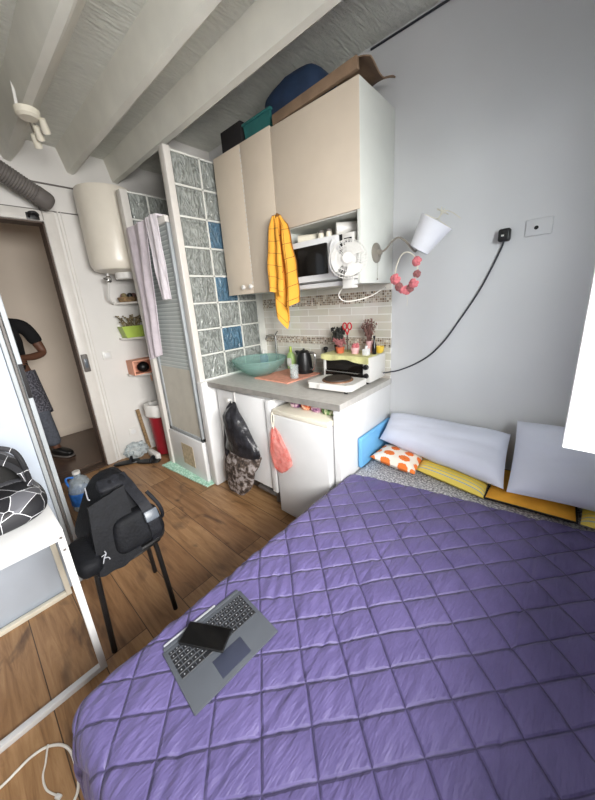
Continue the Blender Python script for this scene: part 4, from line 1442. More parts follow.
c = thing('sauce_bottle', 'slim dark bottle behind the white square bottle', 'bottle', (-0.066, -0.12, ZO))
MB().lathe([(0, 0), (0.014, 0), (0.014, 0.06), (0.006, 0.085), (0.006, 0.115), (0, 0.116)], (-0.066, -0.12, ZO), 14).build('glass', 'blackglass', c)
MB().cyl((-0.066, -0.12, ZO + 0.11), (-0.066, -0.12, ZO + 0.125), 0.008, 0.008, 10).build('cap', 'black', c)
c = MB()
c.lathe([(0, 0), (0.018, 0), (0.027, 0.015), (0.03, 0.045), (0.027, 0.045), (0.02, 0.012), (0, 0.01)], (-0.058, -0.055, ZO), 20)
tag(c.build('cup', 'yellow'), 'small yellow cup at the right back corner of the oven', 'cup')

# ------------------------------------------------------------------ bed
bd = thing('bed', 'double bed with a grey mottled sheet against the white wall', 'bed', (0.72, -1.0, 0))
MB().box((0.04, -1.96, 0.06), (1.46, -0.03, 0.24), 0.01).build('base', 'bedbase', bd)
MB().box((0.004, -1.98, 0.242), (1.47, -0.02, 0.452), 0.05, 4).build('mattress', 'sheet', bd)
for (x, y) in ((0.1, -1.9), (1.4, -1.9), (0.1, -0.1), (1.4, -0.1)):
    MB().cyl((x, y, 0), (x, y, 0.06), 0.025, 0.025, 12).build('leg', 'bedbase', bd)
# quilt
QX0, QY0, QZ, QR = 0.045, -1.985, 0.462, 0.055
nrmA = (-0.7373, 0.6756)     # normal of the seams running at +47.5 deg
nrmB = (0.6626, 0.7490)      # normal of the seams running at -41.5 deg


def edge(t):
    if t <= 0:
        return t, 0.0
    arc = QR * PI / 2
    if t < arc:
        a = t / QR
        return QR * math.sin(a), QR * (1 - math.cos(a))
    return QR + 0.10 * (t - arc), QR + (t - arc)


def quilt(u, v):
    sx_ = -0.34 + 1.765 * u             # arc length across, 0 at the left edge line
    x_flat = QX0 + sx_
    head = -0.585 + 0.185 * max(0.0, min(1.2, x_flat)) + 0.012 * math.sin(5 * x_flat)
    sy_ = -0.36 + (head - QY0 + 0.36) * v
    y_flat = QY0 + sy_
    a = nrmA[0] * x_flat + nrmA[1] * y_flat
    b = nrmB[0] * x_flat + nrmB[1] * y_flat
    pa = abs(math.sin(PI * (a / 0.0925 - 0.58)))
    pb = abs(math.sin(PI * (b / 0.125 - 0.1)))
    puff = 0.0085 * (pa * pb) ** 0.45
    # crossing seams that run along the bed
    for xs in (0.455, 0.918):
        dd = abs(x_flat - xs - 0.01 * math.sin(7 * y_flat))
        puff -= 0.005 * math.exp(-(dd / 0.006) ** 2)
    edgew = max(0.0, min(1.0, 1 - (x_flat - QX0) / 0.6)) * max(0.0, min(1.0, (-y_flat - 0.9) / 0.6))
    w = 0.0035 * noise.noise(Vector((x_flat * 7 + y_flat * 3, y_flat * 7, 3)))
    w += 0.0055 * noise.noise(Vector(((x_flat * 0.85 + y_flat * 0.5) * 42, (-x_flat * 0.5 + y_flat * 0.85) * 6, 5))) * (0.4 + 1.0 * edgew)
    w += 0.006 * noise.noise(Vector((x_flat * 2.2, y_flat * 2.2, 9)))
    h = puff + w
    lx, ly = abs(x_flat - 0.21) / 0.16, abs(y_flat + 1.667) / 0.19
    under = max(0.0, min(1.0, 4 - 4 * max(lx, ly) + 0.6))
    h = h * (1 - under) + 0.004 * under
    rc = 0.015
    qx, qy = max(0.0, rc - sx_), max(0.0, rc - sy_)
    d = math.hypot(qx, qy)
    t = min(d - rc, 0.37)
    if t <= 0:
        return (x_flat, y_flat, QZ + h)
    ux, uy = qx / d, qy / d
    out, drop = edge(t)
    k = min(1.0, drop / QR)
    fold = 0.016 * math.sin(15 * (x_flat - y_flat) + 1.0) * min(1.0, max(0.0, drop - QR) / 0.15)
    out = out + h * k + max(0.0, fold)
    cx = QX0 + max(rc, sx_)
    cy = QY0 + max(rc, sy_)
    x = cx - ux * (rc + out)
    if cy > -0.80:
        x = max(x, 0.012 - 0.6 * max(0.0, -0.74 - cy))
    return (x, cy - uy * (rc + out), max(0.02, QZ - drop + h * (1 - k)))


qb = MB()
qb.grid(quilt, 280, 270, 0.008)
tag(qb.build('quilt', 'quilt', ang=80), 'purple diamond quilted bedspread covering the bed', 'quilt')

# cushions and pillows at the head
b = MB().box((0.004, -0.475, 0.448), (0.034, -0.05, 0.655), 0.013, 3)
tag(b.build('foam_board', 'bluefoam'), 'sky blue padded board standing between end panel and pillows', 'board')
b = MB().pillow((0.055, -0.19, 0.505), (0.33, -0.20, 0.505), (0.355, -0.44, 0.505), (0.05, -0.40, 0.505), 0.075, 18, 2, 0.003, 0.05)
tag(b.build('cushion', 'flower_cushion'), 'small white cushion with orange flower print', 'cushion')
b = MB().pillow((0.28, -0.08, 0.487), (0.70, -0.10, 0.487), (0.70, -0.43, 0.485), (0.33, -0.355, 0.487), 0.066, 20, 4, 0.003, 0.04)
tag(b.build('cushion', 'yellow_stripe'), 'yellow striped cushion under the left pillow', 'cushion')
b = thing('cushion', 'mustard cushion with black piping under the right pillow', 'cushion', (0.88, -0.25, 0.455))
PC = [(0.71, -0.08, 0.488), (1.04, -0.08, 0.488), (1.05, -0.385, 0.482), (0.70, -0.42, 0.485)]
MB().pillow(*PC, 0.05, 18, 6, 0.002, 0.0).build('cover', 'mustard', b)
MB().tube([PC[0], PC[1], PC[2], PC[3]], 0.006, 8, closed=True).build('piping', 'blacktrim', b)
b = MB().pillow((1.06, -0.08, 0.487), (1.44, -0.08, 0.487), (1.44, -0.39, 0.485), (1.06, -0.39, 0.485), 0.06, 18, 9, 0.003, 0.04)
tag(b.build('cushion', 'yellow_stripe'), 'yellow and blue striped cushion below the right pillow, by the window wall', 'cushion')
b = MB().pillow((0.045, -0.075, 0.70), (0.745, -0.085, 0.715), (0.77, -0.372, 0.535), (0.055, -0.275, 0.585), 0.155, 40, 11, 0.017, 0.02)
tag(b.build('pillow', 'pillow'), 'pale lilac pillow at the head, next to the kitchen panel', 'pillow', 'pillows at the head of the bed')
b = MB().pillow((0.765, -0.085, 0.80), (1.43, -0.09, 0.82), (1.44, -0.31, 0.55), (0.785, -0.395, 0.54), 0.155, 40, 17, 0.017, 0.02)
tag(b.build('pillow', 'pillow'), 'pale lilac pillow at the head, right one beneath the open window', 'pillow', 'pillows at the head of the bed')

# ------------------------------------------------------------------ keyboard and phone
ZQ = QZ + 0.0045
kb = thing('tablet_keyboard', 'grey detached tablet keyboard lying on the purple quilt', 'keyboard')
MB().box((-0.146, -0.108, 0.0), (0.146, 0.108, 0.006), 0.0025).build('base', 'laptop', kb)
MB().box((-0.140, 0.108, 0.0005), (0.140, 0.122, 0.006), 0.002).build('hinge_strip', 'laptop', kb)
MB().box((-0.135, 0.123, 0.001), (0.05, 0.130, 0.008), 0.003).build('stylus', 'silver', kb)
MB().box((-0.135, -0.012, 0.0056), (0.135, 0.098, 0.0064)).build('key_bed', 'laptop', kb)
MB().box((-0.05, -0.092, 0.0058), (0.05, -0.030, 0.0068), 0.0005).build('touchpad', 'touchpad', kb)
key0 = None
rows = [(15, 0.0158, 0.012), (14, 0.017, 0.0165), (14, 0.017, 0.0165), (13, 0.0185, 0.0165), (12, 0.020, 0.0165), (11, 0.0218, 0.0165)]
yk = 0.094
for ri, (n, w, h) in enumerate(rows):
    pitch = 0.268 / n
    base = MB().box((-pitch / 2 + 0.0012, -h, 0), (pitch / 2 - 0.0012, -0.0015, 0.0022), 0.0008, 1)
    base.box((-0.0022, -h * 0.62, 0.0022), (0.0012, -h * 0.38, 0.00235))
    k0 = base.build('key', 'key', kb)
    k0.data.materials.append(M['legend'])
    for p_ in k0.data.polygons:
        if p_.center.z > 0.00225 and abs(p_.center.x) < 0.003:
            p_.material_index = 1
    k0.location = (-0.134 + pitch / 2, yk, 0.0064)
    for k in range(1, n):
        if ri == 5 and 3 <= k <= 6:
            if k == 3:
                MB().box((-0.134 + pitch * 3 + 0.0012, yk - h, 0.0064), (-0.134 + pitch * 7 - 0.0012, yk - 0.0015, 0.0086), 0.0008, 1).build('space_bar', 'key', kb)
            continue
        copy_part(k0, kb, (-0.134 + pitch * (k + 0.5), yk, 0.0064))
    yk -= h + 0.0012
kb.location = (0.210, -1.667, ZQ)
kb.rotation_euler = (0, 0, math.radians(86.0))
ph = thing('phone', 'black smartphone lying across the tablet keyboard', 'phone')
MB().box((-0.0775, -0.036, 0.0), (0.0775, 0.036, 0.008), 0.0035, 3).build('case', 'black', ph)
MB().box((-0.0745, -0.033, 0.0078), (0.0745, 0.033, 0.0084), 0.0002, 1).build('screen', 'blackglass', ph)
ph.location = (0.160, -1.692, ZQ + 0.0092)
ph.rotation_euler = (0, 0, math.radians(29))

# ------------------------------------------------------------------ left side: wardrobe, table, bags
wd = thing('wardrobe', 'tall white sliding wardrobe with an aluminium edge at the left', 'wardrobe', (-1.3, -2.3, 0))
MB().box((-1.60, -2.97, 0.0), (-1.075, -1.80, 2.28), 0.004).build('carcass', 'white', wd)
MB().box((-1.070, -2.97, 0.012), (-1.045, -1.852, 2.27), 0.002).build('sliding_door', 'bluewhite', wd)
MB().box((-1.068, -1.850, 0.012), (-1.040, -1.832, 2.27), 0.003).build('door_profile', 'alu', wd)
MB().box((-1.072, -1.829, 0.0), (-1.052, -1.818, 2.28), 0.002).build('groove', 'duct', wd)
MB().box((-1.068, -1.816, 0.0), (-1.040, -1.796, 2.28), 0.003).build('outer_profile', 'alu', wd)
MB().box((-1.041, -1.814, 1.13), (-1.036, -1.797, 1.30), 0.001).build('lock_plate', 'blacktrim', wd)
tb = thing('side_table', 'white side table with square metal frame legs at the left', 'table', (-0.72, -2.2, 0))
tx0, tx1, ty0, ty1, tz = -1.03, -0.43, -2.72, -1.895, 0.735
MB().box((tx0, ty0, tz - 0.012), (tx1, ty1, tz), 0.002).build('tabletop', 'white', tb)


def loop(x0, x1):
    l_ = MB()
    l_.box((x0, ty1 - 0.024, 0.0), (x1, ty1, tz - 0.0125), 0.002).box((x0, ty0, 0.0), (x1, ty0 + 0.024, tz - 0.0125), 0.002)
    l_.box((x0, ty0 + 0.024, 0.0), (x1, ty1 - 0.024, 0.026), 0.002).box((x0, ty0 + 0.024, tz - 0.045), (x1, ty1 - 0.024, tz - 0.0125), 0.002)
    return l_


fl = loop(tx1 - 0.026, tx1).build('front_frame', 'white', tb)
loop(tx0, tx0 + 0.026).build('back_frame', 'cream', tb)
for z in (0.70, 0.645):
    MB().lathe([(0, 0.002), (0.005, 0.0015), (0.006, 0)], (tx1, ty1 - 0.012, z), 10, Ry(90)).build('bolt', 'duct', tb)
# black bag with white lines
hb = thing('patterned_bag', 'black bag with white geometric lines on the side table', 'bag', (-0.7, -2.05, tz))
BC = Vector((-0.72, -2.10, tz))


def bodyf(q):
    k = 1.0 - 0.22 * max(0, q.z)
    return (q.x * k + 0.05 * noise.noise(q * 2), q.y * k, q.z + (0.25 * max(0.0, q.y) if q.z > 0 else 0))


MB().soft(BC + Vector((0.03, 0, 0.063)), (0.34, 0.42, 0.125), 0.6, 36, 20, fn=bodyf).build('body', 'facet', hb)
arch = MB()


def af(u, v):
    a = math.radians(-25 + 215 * u)
    ry, rz = 0.165, 0.185
    k = 1.0 + 0.06 * math.sin(v * PI)
    return (BC.x - 0.14 + 0.16 * v, BC.y + 0.015 + ry * k * math.cos(a), tz + 0.10 + rz * k * max(-0.3, math.sin(a)))


arch.grid(af, 40, 10, 0.022)
arch.build('hood', 'facet', hb)
MB().soft(BC + Vector((-0.10, 0.01, 0.135)), (0.14, 0.31, 0.26), 0.75, 28, 18).build('lining', 'lining', hb)
MB().tube([BC + Vector((0.085, 0.17, 0.13)), BC + Vector((0.02, 0.175, 0.18)), BC + Vector((-0.02, 0.16, 0.25)), BC + Vector((-0.03, 0.10, 0.29))], 0.010, 8, 5).build('strap', 'facet', hb)

# stool with backpack
st = thing('stool', 'black metal legged stool under the backpack', 'stool', (-0.62, -1.70, 0))
sc_ = Vector((-0.62, -1.69, 0.44))
MB().soft(sc_, (0.36, 0.36, 0.035), 0.45, 32, 10).build('seat', 'black', st)
feet = [(-0.474, -1.852), (-0.444, -1.568), (-0.795, -1.80), (-0.765, -1.53)]
for (x, y) in feet:
    top = sc_ + (Vector((x, y, 0.44)) - sc_) * 0.86
    MB().tube([(x, y, 0.0), (top.x + (x - top.x) * 0.15, top.y + (y - top.y) * 0.15, 0.38), (top.x, top.y, 0.42)], 0.0115, 10).build('leg', 'blackmetal', st)
MB().tube([(sc_.x + 0.15, sc_.y - 0.14, 0.422), (sc_.x + 0.16, sc_.y, 0.418), (sc_.x + 0.15, sc_.y + 0.13, 0.422)], 0.008, 8, 4).build('rail', 'blackmetal', st)

bp = thing('backpack', 'black backpack with a grey buckle resting on the stool', 'backpack', (-0.62, -1.70, 0.46))
bc0 = Vector((-0.635, -1.70, 0.46))


def bpf(q):
    t = (q.z + 1) / 2
    kx = 1.0 - 0.45 * t ** 1.4
    ky = 1.0 - 0.62 * t ** 1.3
    n_ = 0.05 * noise.noise(q * 2.3 + Vector((4, 1, 0)))
    return (q.x * kx * (1 + n_) - 0.28 * t, q.y * ky * (1 + n_) + 0.34 * t, q.z + n_ * 0.6)


MB().soft(bc0 + Vector((0.0, 0.0, 0.15)), (0.34, 0.31, 0.30), 0.42, 44, 26, fn=bpf).build('main_body', 'nylon', bp, 60)
MB().soft(bc0 + Vector((0.155, 0.06, 0.085)), (0.10, 0.21, 0.165), 0.45, 30, 18, fn=lambda q: (q.x + 0.04 * noise.noise(q * 3), q.y * (1 - 0.1 * q.z), q.z), rot=Ry(-12)).build('front_pocket', 'nylon', bp)
fl_ = MB()


def flapf(u, v):
    a = v
    x = bc0.x + 0.16 + 0.035 * a - 0.06 * (1 - a)
    y = bc0.y - 0.135 + 0.045 * (1 - a) - 0.01 * math.sin(u * 3) + (0.18 - 0.03 * (1 - a)) * u
    z = bc0.z + 0.255 - 0.27 * a + 0.03 * u * (1 - a) - 0.015 * math.sin(PI * u) * a + 0.008 * noise.noise(Vector((u * 4, v * 4, 1)))
    return (x, y, z)


fl_.grid(flapf, 18, 18, 0.022)
fl_.build('flap', 'nylon', bp)
MB().soft(bc0 + Vector((0.11, -0.145, 0.045)), (0.22, 0.10, 0.085), 0.6, 28, 16, fn=lambda q: (q.x, q.y, q.z - 0.15 * q.x)).build('bottom_corner', 'nylon', bp)
# top handle, straps, buckle, logo
MB().soft(bc0 + Vector((0.02, 0.03, 0.275)), (0.075, 0.11, 0.035), 0.5, 20, 12, rot=Ry(32)).build('handle_pad', 'nylon2', bp)
sp_ = MB()


def ribbon(pts, w, t, side):
    P = [Vector(p) for p in pts]
    b_ = MB()
    s0 = Vector(side).normalized()

    def f(u, v):
        k = v * (len(P) - 1)
        i = min(int(k), len(P) - 2)
        p = P[i].lerp(P[i + 1], k - i)
        return p + s0 * w * (u - 0.5)
    b_.grid(f, 3, 24, t)
    return b_


sp_.bm.free()
ribbon([bc0 + Vector((0.0, 0.08, 0.295)), bc0 + Vector((0.08, 0.09, 0.25)), bc0 + Vector((0.17, 0.105, 0.19)), bc0 + Vector((0.218, 0.112, 0.13)), bc0 + Vector((0.222, 0.118, 0.05)), bc0 + Vector((0.205, 0.12, 0.01))], 0.045, 0.005, (0.1, 1, 0.05)).build('front_strap', 'nylon2', bp)
MB().box(bc0 + Vector((0.205, 0.083, 0.118)), bc0 + Vector((0.223, 0.142, 0.168)), 0.005, 2, rot=Ry(-25)).build('buckle', 'buckle', bp)
MB().tube([bc0 + Vector((0.10, 0.15, 0.20)), bc0 + Vector((0.15, 0.175, 0.13)), bc0 + Vector((0.14, 0.185, 0.06)), bc0 + Vector((0.10, 0.17, 0.03))], 0.009, 8, 5).build('side_strap', 'nylon2', bp)
lo = MB()
lc = bc0 + Vector((0.208, -0.095, 0.060))
lo.tube([lc + Vector((0.006, -0.012, -0.018)), lc + Vector((0.003, -0.004, 0.002)), lc + Vector((0.002, 0.006, 0.016)), lc + Vector((0.0, 0.004, 0.03))], 0.0022, 6, 4)
lo.tube([lc + Vector((0.003, -0.004, 0.002)), lc + Vector((0.004, 0.010, -0.004)), lc + Vector((0.006, 0.014, -0.016))], 0.002, 6, 4)
lo.tube([lc + Vector((0.002, 0.006, 0.016)), lc + Vector((0.003, -0.012, 0.014))], 0.0018, 6)
lo.build('logo', 'legend', bp)
tb_ = MB()
tb_.tube([bc0 + Vector((-0.02, -0.06, 0.285)), bc0 + Vector((0.04, -0.07, 0.26)), bc0 + Vector((0.05, -0.065, 0.255))], 0.0028, 8, 4)
tb_.build('zip_pull', 'legend', bp)

# water bottle
wb = thing('water_bottle', 'large clear water bottle with a blue label by the wardrobe', 'bottle', (-1.87, -1.60, 0))
MB().lathe([(0, 0.002), (0.07, 0.002), (0.082, 0.02), (0.082, 0.10), (0.076, 0.11), (0.082, 0.12), (0.082, 0.20), (0.06, 0.26), (0.026, 0.285), (0.024, 0.31), (0, 0.31)], (-1.87, -1.60, 0), 28).build('bottle', 'water', wb)
MB().lathe([(0.0835, 0.06), (0.0845, 0.062), (0.0845, 0.165), (0.0835, 0.167)], (-1.87, -1.60, 0), 28).build('label', 'bluelabel', wb)
MB().cyl((-1.87, -1.60, 0.31), (-1.87, -1.60, 0.33), 0.028, 0.026, 18).build('cap', 'whitem', wb)
MB().tube([(-1.87, -1.625, 0.285), (-1.865, -1.67, 0.30), (-1.865, -1.675, 0.26), (-1.867, -1.665, 0.22)], 0.008, 8, 5).build('handle', 'bluelabel', wb)

# ------------------------------------------------------------------ door wall things
wh = thing('water_heater', 'cream cylindrical water heater high on the door wall', 'water heater', (-2.29, -0.80, 1.86))
MB().lathe([(0, 0.0), (0.12, 0.0), (0.20, 0.02), (0.222, 0.06), (0.226, 0.10), (0.226, 0.63), (0.218, 0.665), (0.17, 0.68), (0, 0.69)], (-2.288, -0.80, 1.86), 48).build('tank', 'boiler', wh)
MB().lathe([(0, 0), (0.09, 0), (0.095, 0.02), (0.095, 0.06), (0, 0.06)], (-2.27, -0.76, 1.805), 28).build('element_cover', 'whitem', wh)
pp = MB()
pp.tube([(-2.33, -0.90, 1.875), (-2.33, -0.90, 1.80), (-2.36, -0.91, 1.72), (-2.40, -0.91, 1.64), (-2.45, -0.86, 1.60), (-2.49, -0.80, 1.60)], 0.009, 8, 5)
pp.build('inlet_pipe', 'whitem', wh)
MB().soft((-2.33, -0.90, 1.81), (0.04, 0.05, 0.06), 0.7, 16, 10).tube([(-2.33, -0.90, 1.81), (-2.28, -0.95, 1.81)], 0.009, 8).build('valve', 'steel', wh)
MB().box((XL + 0.001, -0.95, 1.95), (XL + 0.04, -0.65, 2.00), 0.004).box((XL + 0.001, -0.95, 2.38), (XL + 0.04, -0.65, 2.43), 0.004).build('bracket', 'steel', wh)
# duct
dc = thing('ventilation_hose', 'dark grey ribbed ventilation hose above the doorway', 'duct', (-2.35, -1.25, 2.4))
P0, P1 = Vector((-2.35, -1.22, 2.40)), Vector((-2.20, -1.86, 2.76))
dd = (P1 - P0).normalized()
hose = MB()
pts, rr = [], []
n = 90
for k in range(n + 1):
    pts.append(P0 + (P1 - P0) * k / n)
    rr.append(0.064 + (0.005 if k % 2 == 0 else 0.0))
hose.tube(pts[8:], rr[8:], 22)
hose.build('ribbed_hose', 'duct', dc)
MB().tube([P0 - dd * 0.045, P0 - dd * 0.04, P0 - dd * 0.025, P0, P0 + dd * 0.07], [0.025, 0.048, 0.063, 0.069, 0.070], 24).build('end_cap', 'duct', dc)
MB().box((XL, -1.245, 2.36), (-2.38, -1.225, 2.44), 0.003).build('bracket', 'duct', dc)
MB().tube([P1 + dd * (-0.03), (-2.20, -1.86, 2.88)], 0.012, 8).build('hanger', 'duct', dc)
# shelves
shelf_specs = [(1.605, 'small white corner shelf under the water heater, topmost of three'), (1.262, 'small white corner shelf holding the lime green pot'), (0.885, 'small white corner shelf holding the peach box, lowest of three')]
for z, lab in shelf_specs:
    s_ = thing('corner_shelf', lab, 'shelf', (XL, -0.7, z), 'corner shelves beside the shower')
    MB().prism([(XL + 0.001, -0.86), (XL + 0.06, -0.86), (XL + 0.22, -0.70), (XL + 0.24, -0.5), (XL + 0.001, -0.5)], 'z', z - 0.018, z).build('board', 'trimw', s_)
    MB().box((XL + 0.001, -0.60, z - 0.09), (XL + 0.015, -0.585, z - 0.018)).box((XL + 0.001, -0.60, z - 0.032), (XL + 0.16, -0.585, z - 0.018)).build('bracket', 'trimw', s_)
b = thing('wicker_tray', 'brown wicker tray with dark odds and ends on the top corner shelf', 'tray', (-2.42, -0.72, 1.605))
MB().lathe([(0, 0.0), (0.075, 0.0), (0.09, 0.045), (0.082, 0.045), (0.07, 0.01), (0, 0.01)], (-2.41, -0.74, 1.606), 24).build('tray', 'wicker', b)
rnd = random.Random(2)
for k in range(5):
    a = k * 1.3
    MB().soft((-2.41 + 0.045 * math.cos(a), -0.73 + 0.05 * math.sin(a), 1.655), (0.05, 0.05, 0.07), 0.8, 12, 8).build('item', ('black', 'drytwig', 'darkleaf', 'red_bin', 'leaf')[k], b)
pt = thing('planter', 'lime green pot with a dry plant on the middle corner shelf', 'plant pot', (-2.40, -0.74, 1.262))
MB().prism([(-0.835, 1.263), (-0.665, 1.263), (-0.63, 1.375), (-0.865, 1.375)], 'x', -2.49, -2.36).build('pot', 'green', pt)
lv = MB()
rnd = random.Random(5)
for k in range(40):
    a = Vector((-2.42 + rnd.uniform(-0.03, 0.03), -0.75 + rnd.uniform(-0.07, 0.07), 1.36))
    b_ = a + Vector((rnd.uniform(-0.05, 0.05), rnd.uniform(-0.07, 0.07), rnd.uniform(0.04, 0.12)))
    lv.tube([a, (a + b_) / 2 + Vector((0, 0, 0.02)), b_], 0.003, 4, 2)
    lv.soft(b_, (0.02, 0.02, 0.014), 1, 6, 4)
lv.build('foliage', 'leaf', pt, 60)
j = MB().lathe([(0, 0), (0.03, 0), (0.034, 0.06), (0.02, 0.13), (0.014, 0.17), (0, 0.17)], (-2.36, -0.60, 1.263), 16)
tag(j.build('dark_bottle', 'darkleaf'), 'dark bottle right of the lime green pot on the shelf', 'bottle')
b = thing('open_box', 'peach open box with a dark ball inside on the lowest corner shelf', 'box', (-2.42, -0.74, 0.885))
ob = MB()
ob.box((-2.50, -0.85, 0.886), (-2.34, -0.63, 0.896)).box((-2.50, -0.85, 0.896), (-2.34, -0.835, 1.02)).box((-2.50, -0.645, 0.896), (-2.34, -0.63, 1.02)).box((-2.50, -0.85, 1.02), (-2.34, -0.63, 1.032)).box((-2.50, -0.835, 0.896), (-2.49, -0.645, 1.02))
ob.build('box', 'peach', b)
MB().soft((-2.40, -0.73, 0.95), (0.11, 0.12, 0.105), 1.0, 18, 12).build('dark_ball', 'black', b)
MB().tube([(-2.335, -0.70, 0.90), (-2.33, -0.70, 0.85), (-2.332, -0.695, 0.80)], 0.006, 8, 4).build('ribbon', 'peach', b)
# bin and floor clutter
bn = thing('waste_bin', 'tall dark red bin with a white liner by the shower post', 'bin', (-2.27, -0.715, 0))
MB().lathe([(0, 0.012), (0.095, 0.012), (0.112, 0.50), (0.105, 0.50), (0.09, 0.03), (0, 0.03)], (-2.27, -0.715, 0), 28).build('bucket', 'red_bin', bn)
lb = MB()
lb.lathe([(0.118, 0.44), (0.135, 0.46), (0.145, 0.52), (0.125, 0.575), (0.09, 0.57), (0.08, 0.50)], (-2.27, -0.715, 0), 40)
for v in lb.bm.verts:
    v.co += Vector((noise.noise(v.co * 16), noise.noise(v.co * 16 + Vector((5, 0, 0))), noise.noise(v.co * 14 + Vector((0, 7, 0))))) * 0.022
lb.build('liner', 'whitem', bn)
cr = MB()
cr.box((-2.36, -0.885, 0.0), (-2.14, -0.835, 0.07), 0.012)
tag(cr.build('white_box', 'whitem'), 'low white box on the floor before the red bin', 'box')
pbag = MB()
pbag.soft((-2.43, -0.965, 0.075), (0.16, 0.22, 0.15), 0.9, 30, 18, fn=lambda q: tuple(q * (1 + 0.5 * noise.noise(q * 2.5))) if q.z > -0.8 else (q.x, q.y, -0.98))
tag(pbag.build('crumpled_plastic', 'clearplast'), 'crumpled clear plastic bag on the floor by the door wall', 'plastic bag')
stick = MB().box((-2.47, -0.855, 0.03), (-2.45, -0.82, 0.50), 0.004, rot=Rx(5))
tag(stick.build('wooden_slat', 'wicker'), 'narrow wooden slat leaning on the wall behind the red bin', 'slat')
for k, (x, y, rz, lab) in enumerate(((-2.36, -1.10, 62, 'black sandal on the floor, nearer the doorway'), (-2.19, -0.95, 40, 'black sandal on the floor, nearer the red bin'))):
    sh_ = thing('sandal', lab, 'shoe', (0, 0, 0), 'black sandals by the door wall')
    MB().soft((0, 0, 0.012), (0.25, 0.095, 0.024), 0.6, 28, 8, fn=lambda q: (q.x, q.y * (1 - 0.2 * (q.x < 0) * abs(q.x)), q.z)).build('sole', 'black', sh_)
    MB().tube([(0.04, -0.048, 0.02), (0.045, -0.03, 0.05), (0.05, 0.0, 0.062), (0.045, 0.03, 0.05), (0.04, 0.048, 0.02)], 0.012, 8, 4).build('strap', 'nylon2', sh_)
    sh_.location = (x, y, 0)
    sh_.rotation_euler = (0, 0, math.radians(rz))

# ceiling spotlight
cl = thing('ceiling_spotlight', 'white three head spotlight hanging from the ceiling beam', 'ceiling light', (-1.66, -1.37, 2.68))
MB().lathe([(0, -0.042), (0.045, -0.042), (0.06, -0.03), (0.064, 0.0), (0, 0.0)], (-1.66, -1.365, 2.688), 28).build('canopy', 'cream', cl)
MB().box((-1.655, -1.415, 2.66), (-1.64, -1.40, 2.845), 0.003, rot=Rx(-3)).build('cable_trunking', 'whitem', cl)
for (x, y, z) in ((-1.66, -1.295, 2.63), (-1.75, -1.31, 2.62), (-1.82, -1.315, 2.60)):
    p0 = Vector((x, y, z))
    d_ = Vector((-0.62, 0.30, -0.72)).normalized()
    h_ = MB()
    h_.tube([p0 - d_ * 0.04, p0 - d_ * 0.036, p0, p0 + d_ * 0.035], [0.008, 0.017, 0.021, 0.023], 16)
    hh = h_.build('spot_head', 'cream', cl)
    MB().cyl(p0 + d_ * 0.034, p0 + d_ * 0.0375, 0.0195, 0.0195, 16).build('bulb', 'chrome', hh)
    MB().tube([(-1.66, -1.365, 2.66), p0 - d_ * 0.02 + Vector((0, 0, 0.015)), p0], 0.005, 8, 4).build('arm', 'chrome', cl)

# charger cable on the floor
cb = thing('charger_cable', 'white charger cable looped on the wooden floor', 'cable', (-0.28, -2.15, 0))
MB().tube([(-0.30, -2.45, 0.006), (-0.314, -2.257, 0.006), (-0.32, -2.219, 0.006), (-0.326, -2.178, 0.006), (-0.316, -2.137, 0.006), (-0.282, -2.099, 0.006), (-0.234, -2.079, 0.006), (-0.163, -2.077, 0.006), (-0.111, -2.084, 0.006), (-0.08, -2.11, 0.006), (-0.05, -2.2, 0.006)], 0.0045, 8, 6).build('thick_lead', 'cablewhite', cb)
MB().tube([(-0.312, -2.128, 0.014), (-0.267, -2.145, 0.004), (-0.233, -2.158, 0.004), (-0.185, -2.156, 0.004), (-0.14, -2.135, 0.004)], 0.003, 6, 6).build('thin_lead', 'cablewhite', cb)
MB().box((-0.145, -2.14, 0.001), (-0.125, -2.128, 0.010), 0.002, rot=Rz(30)).build('connector', 'whitem', cb)

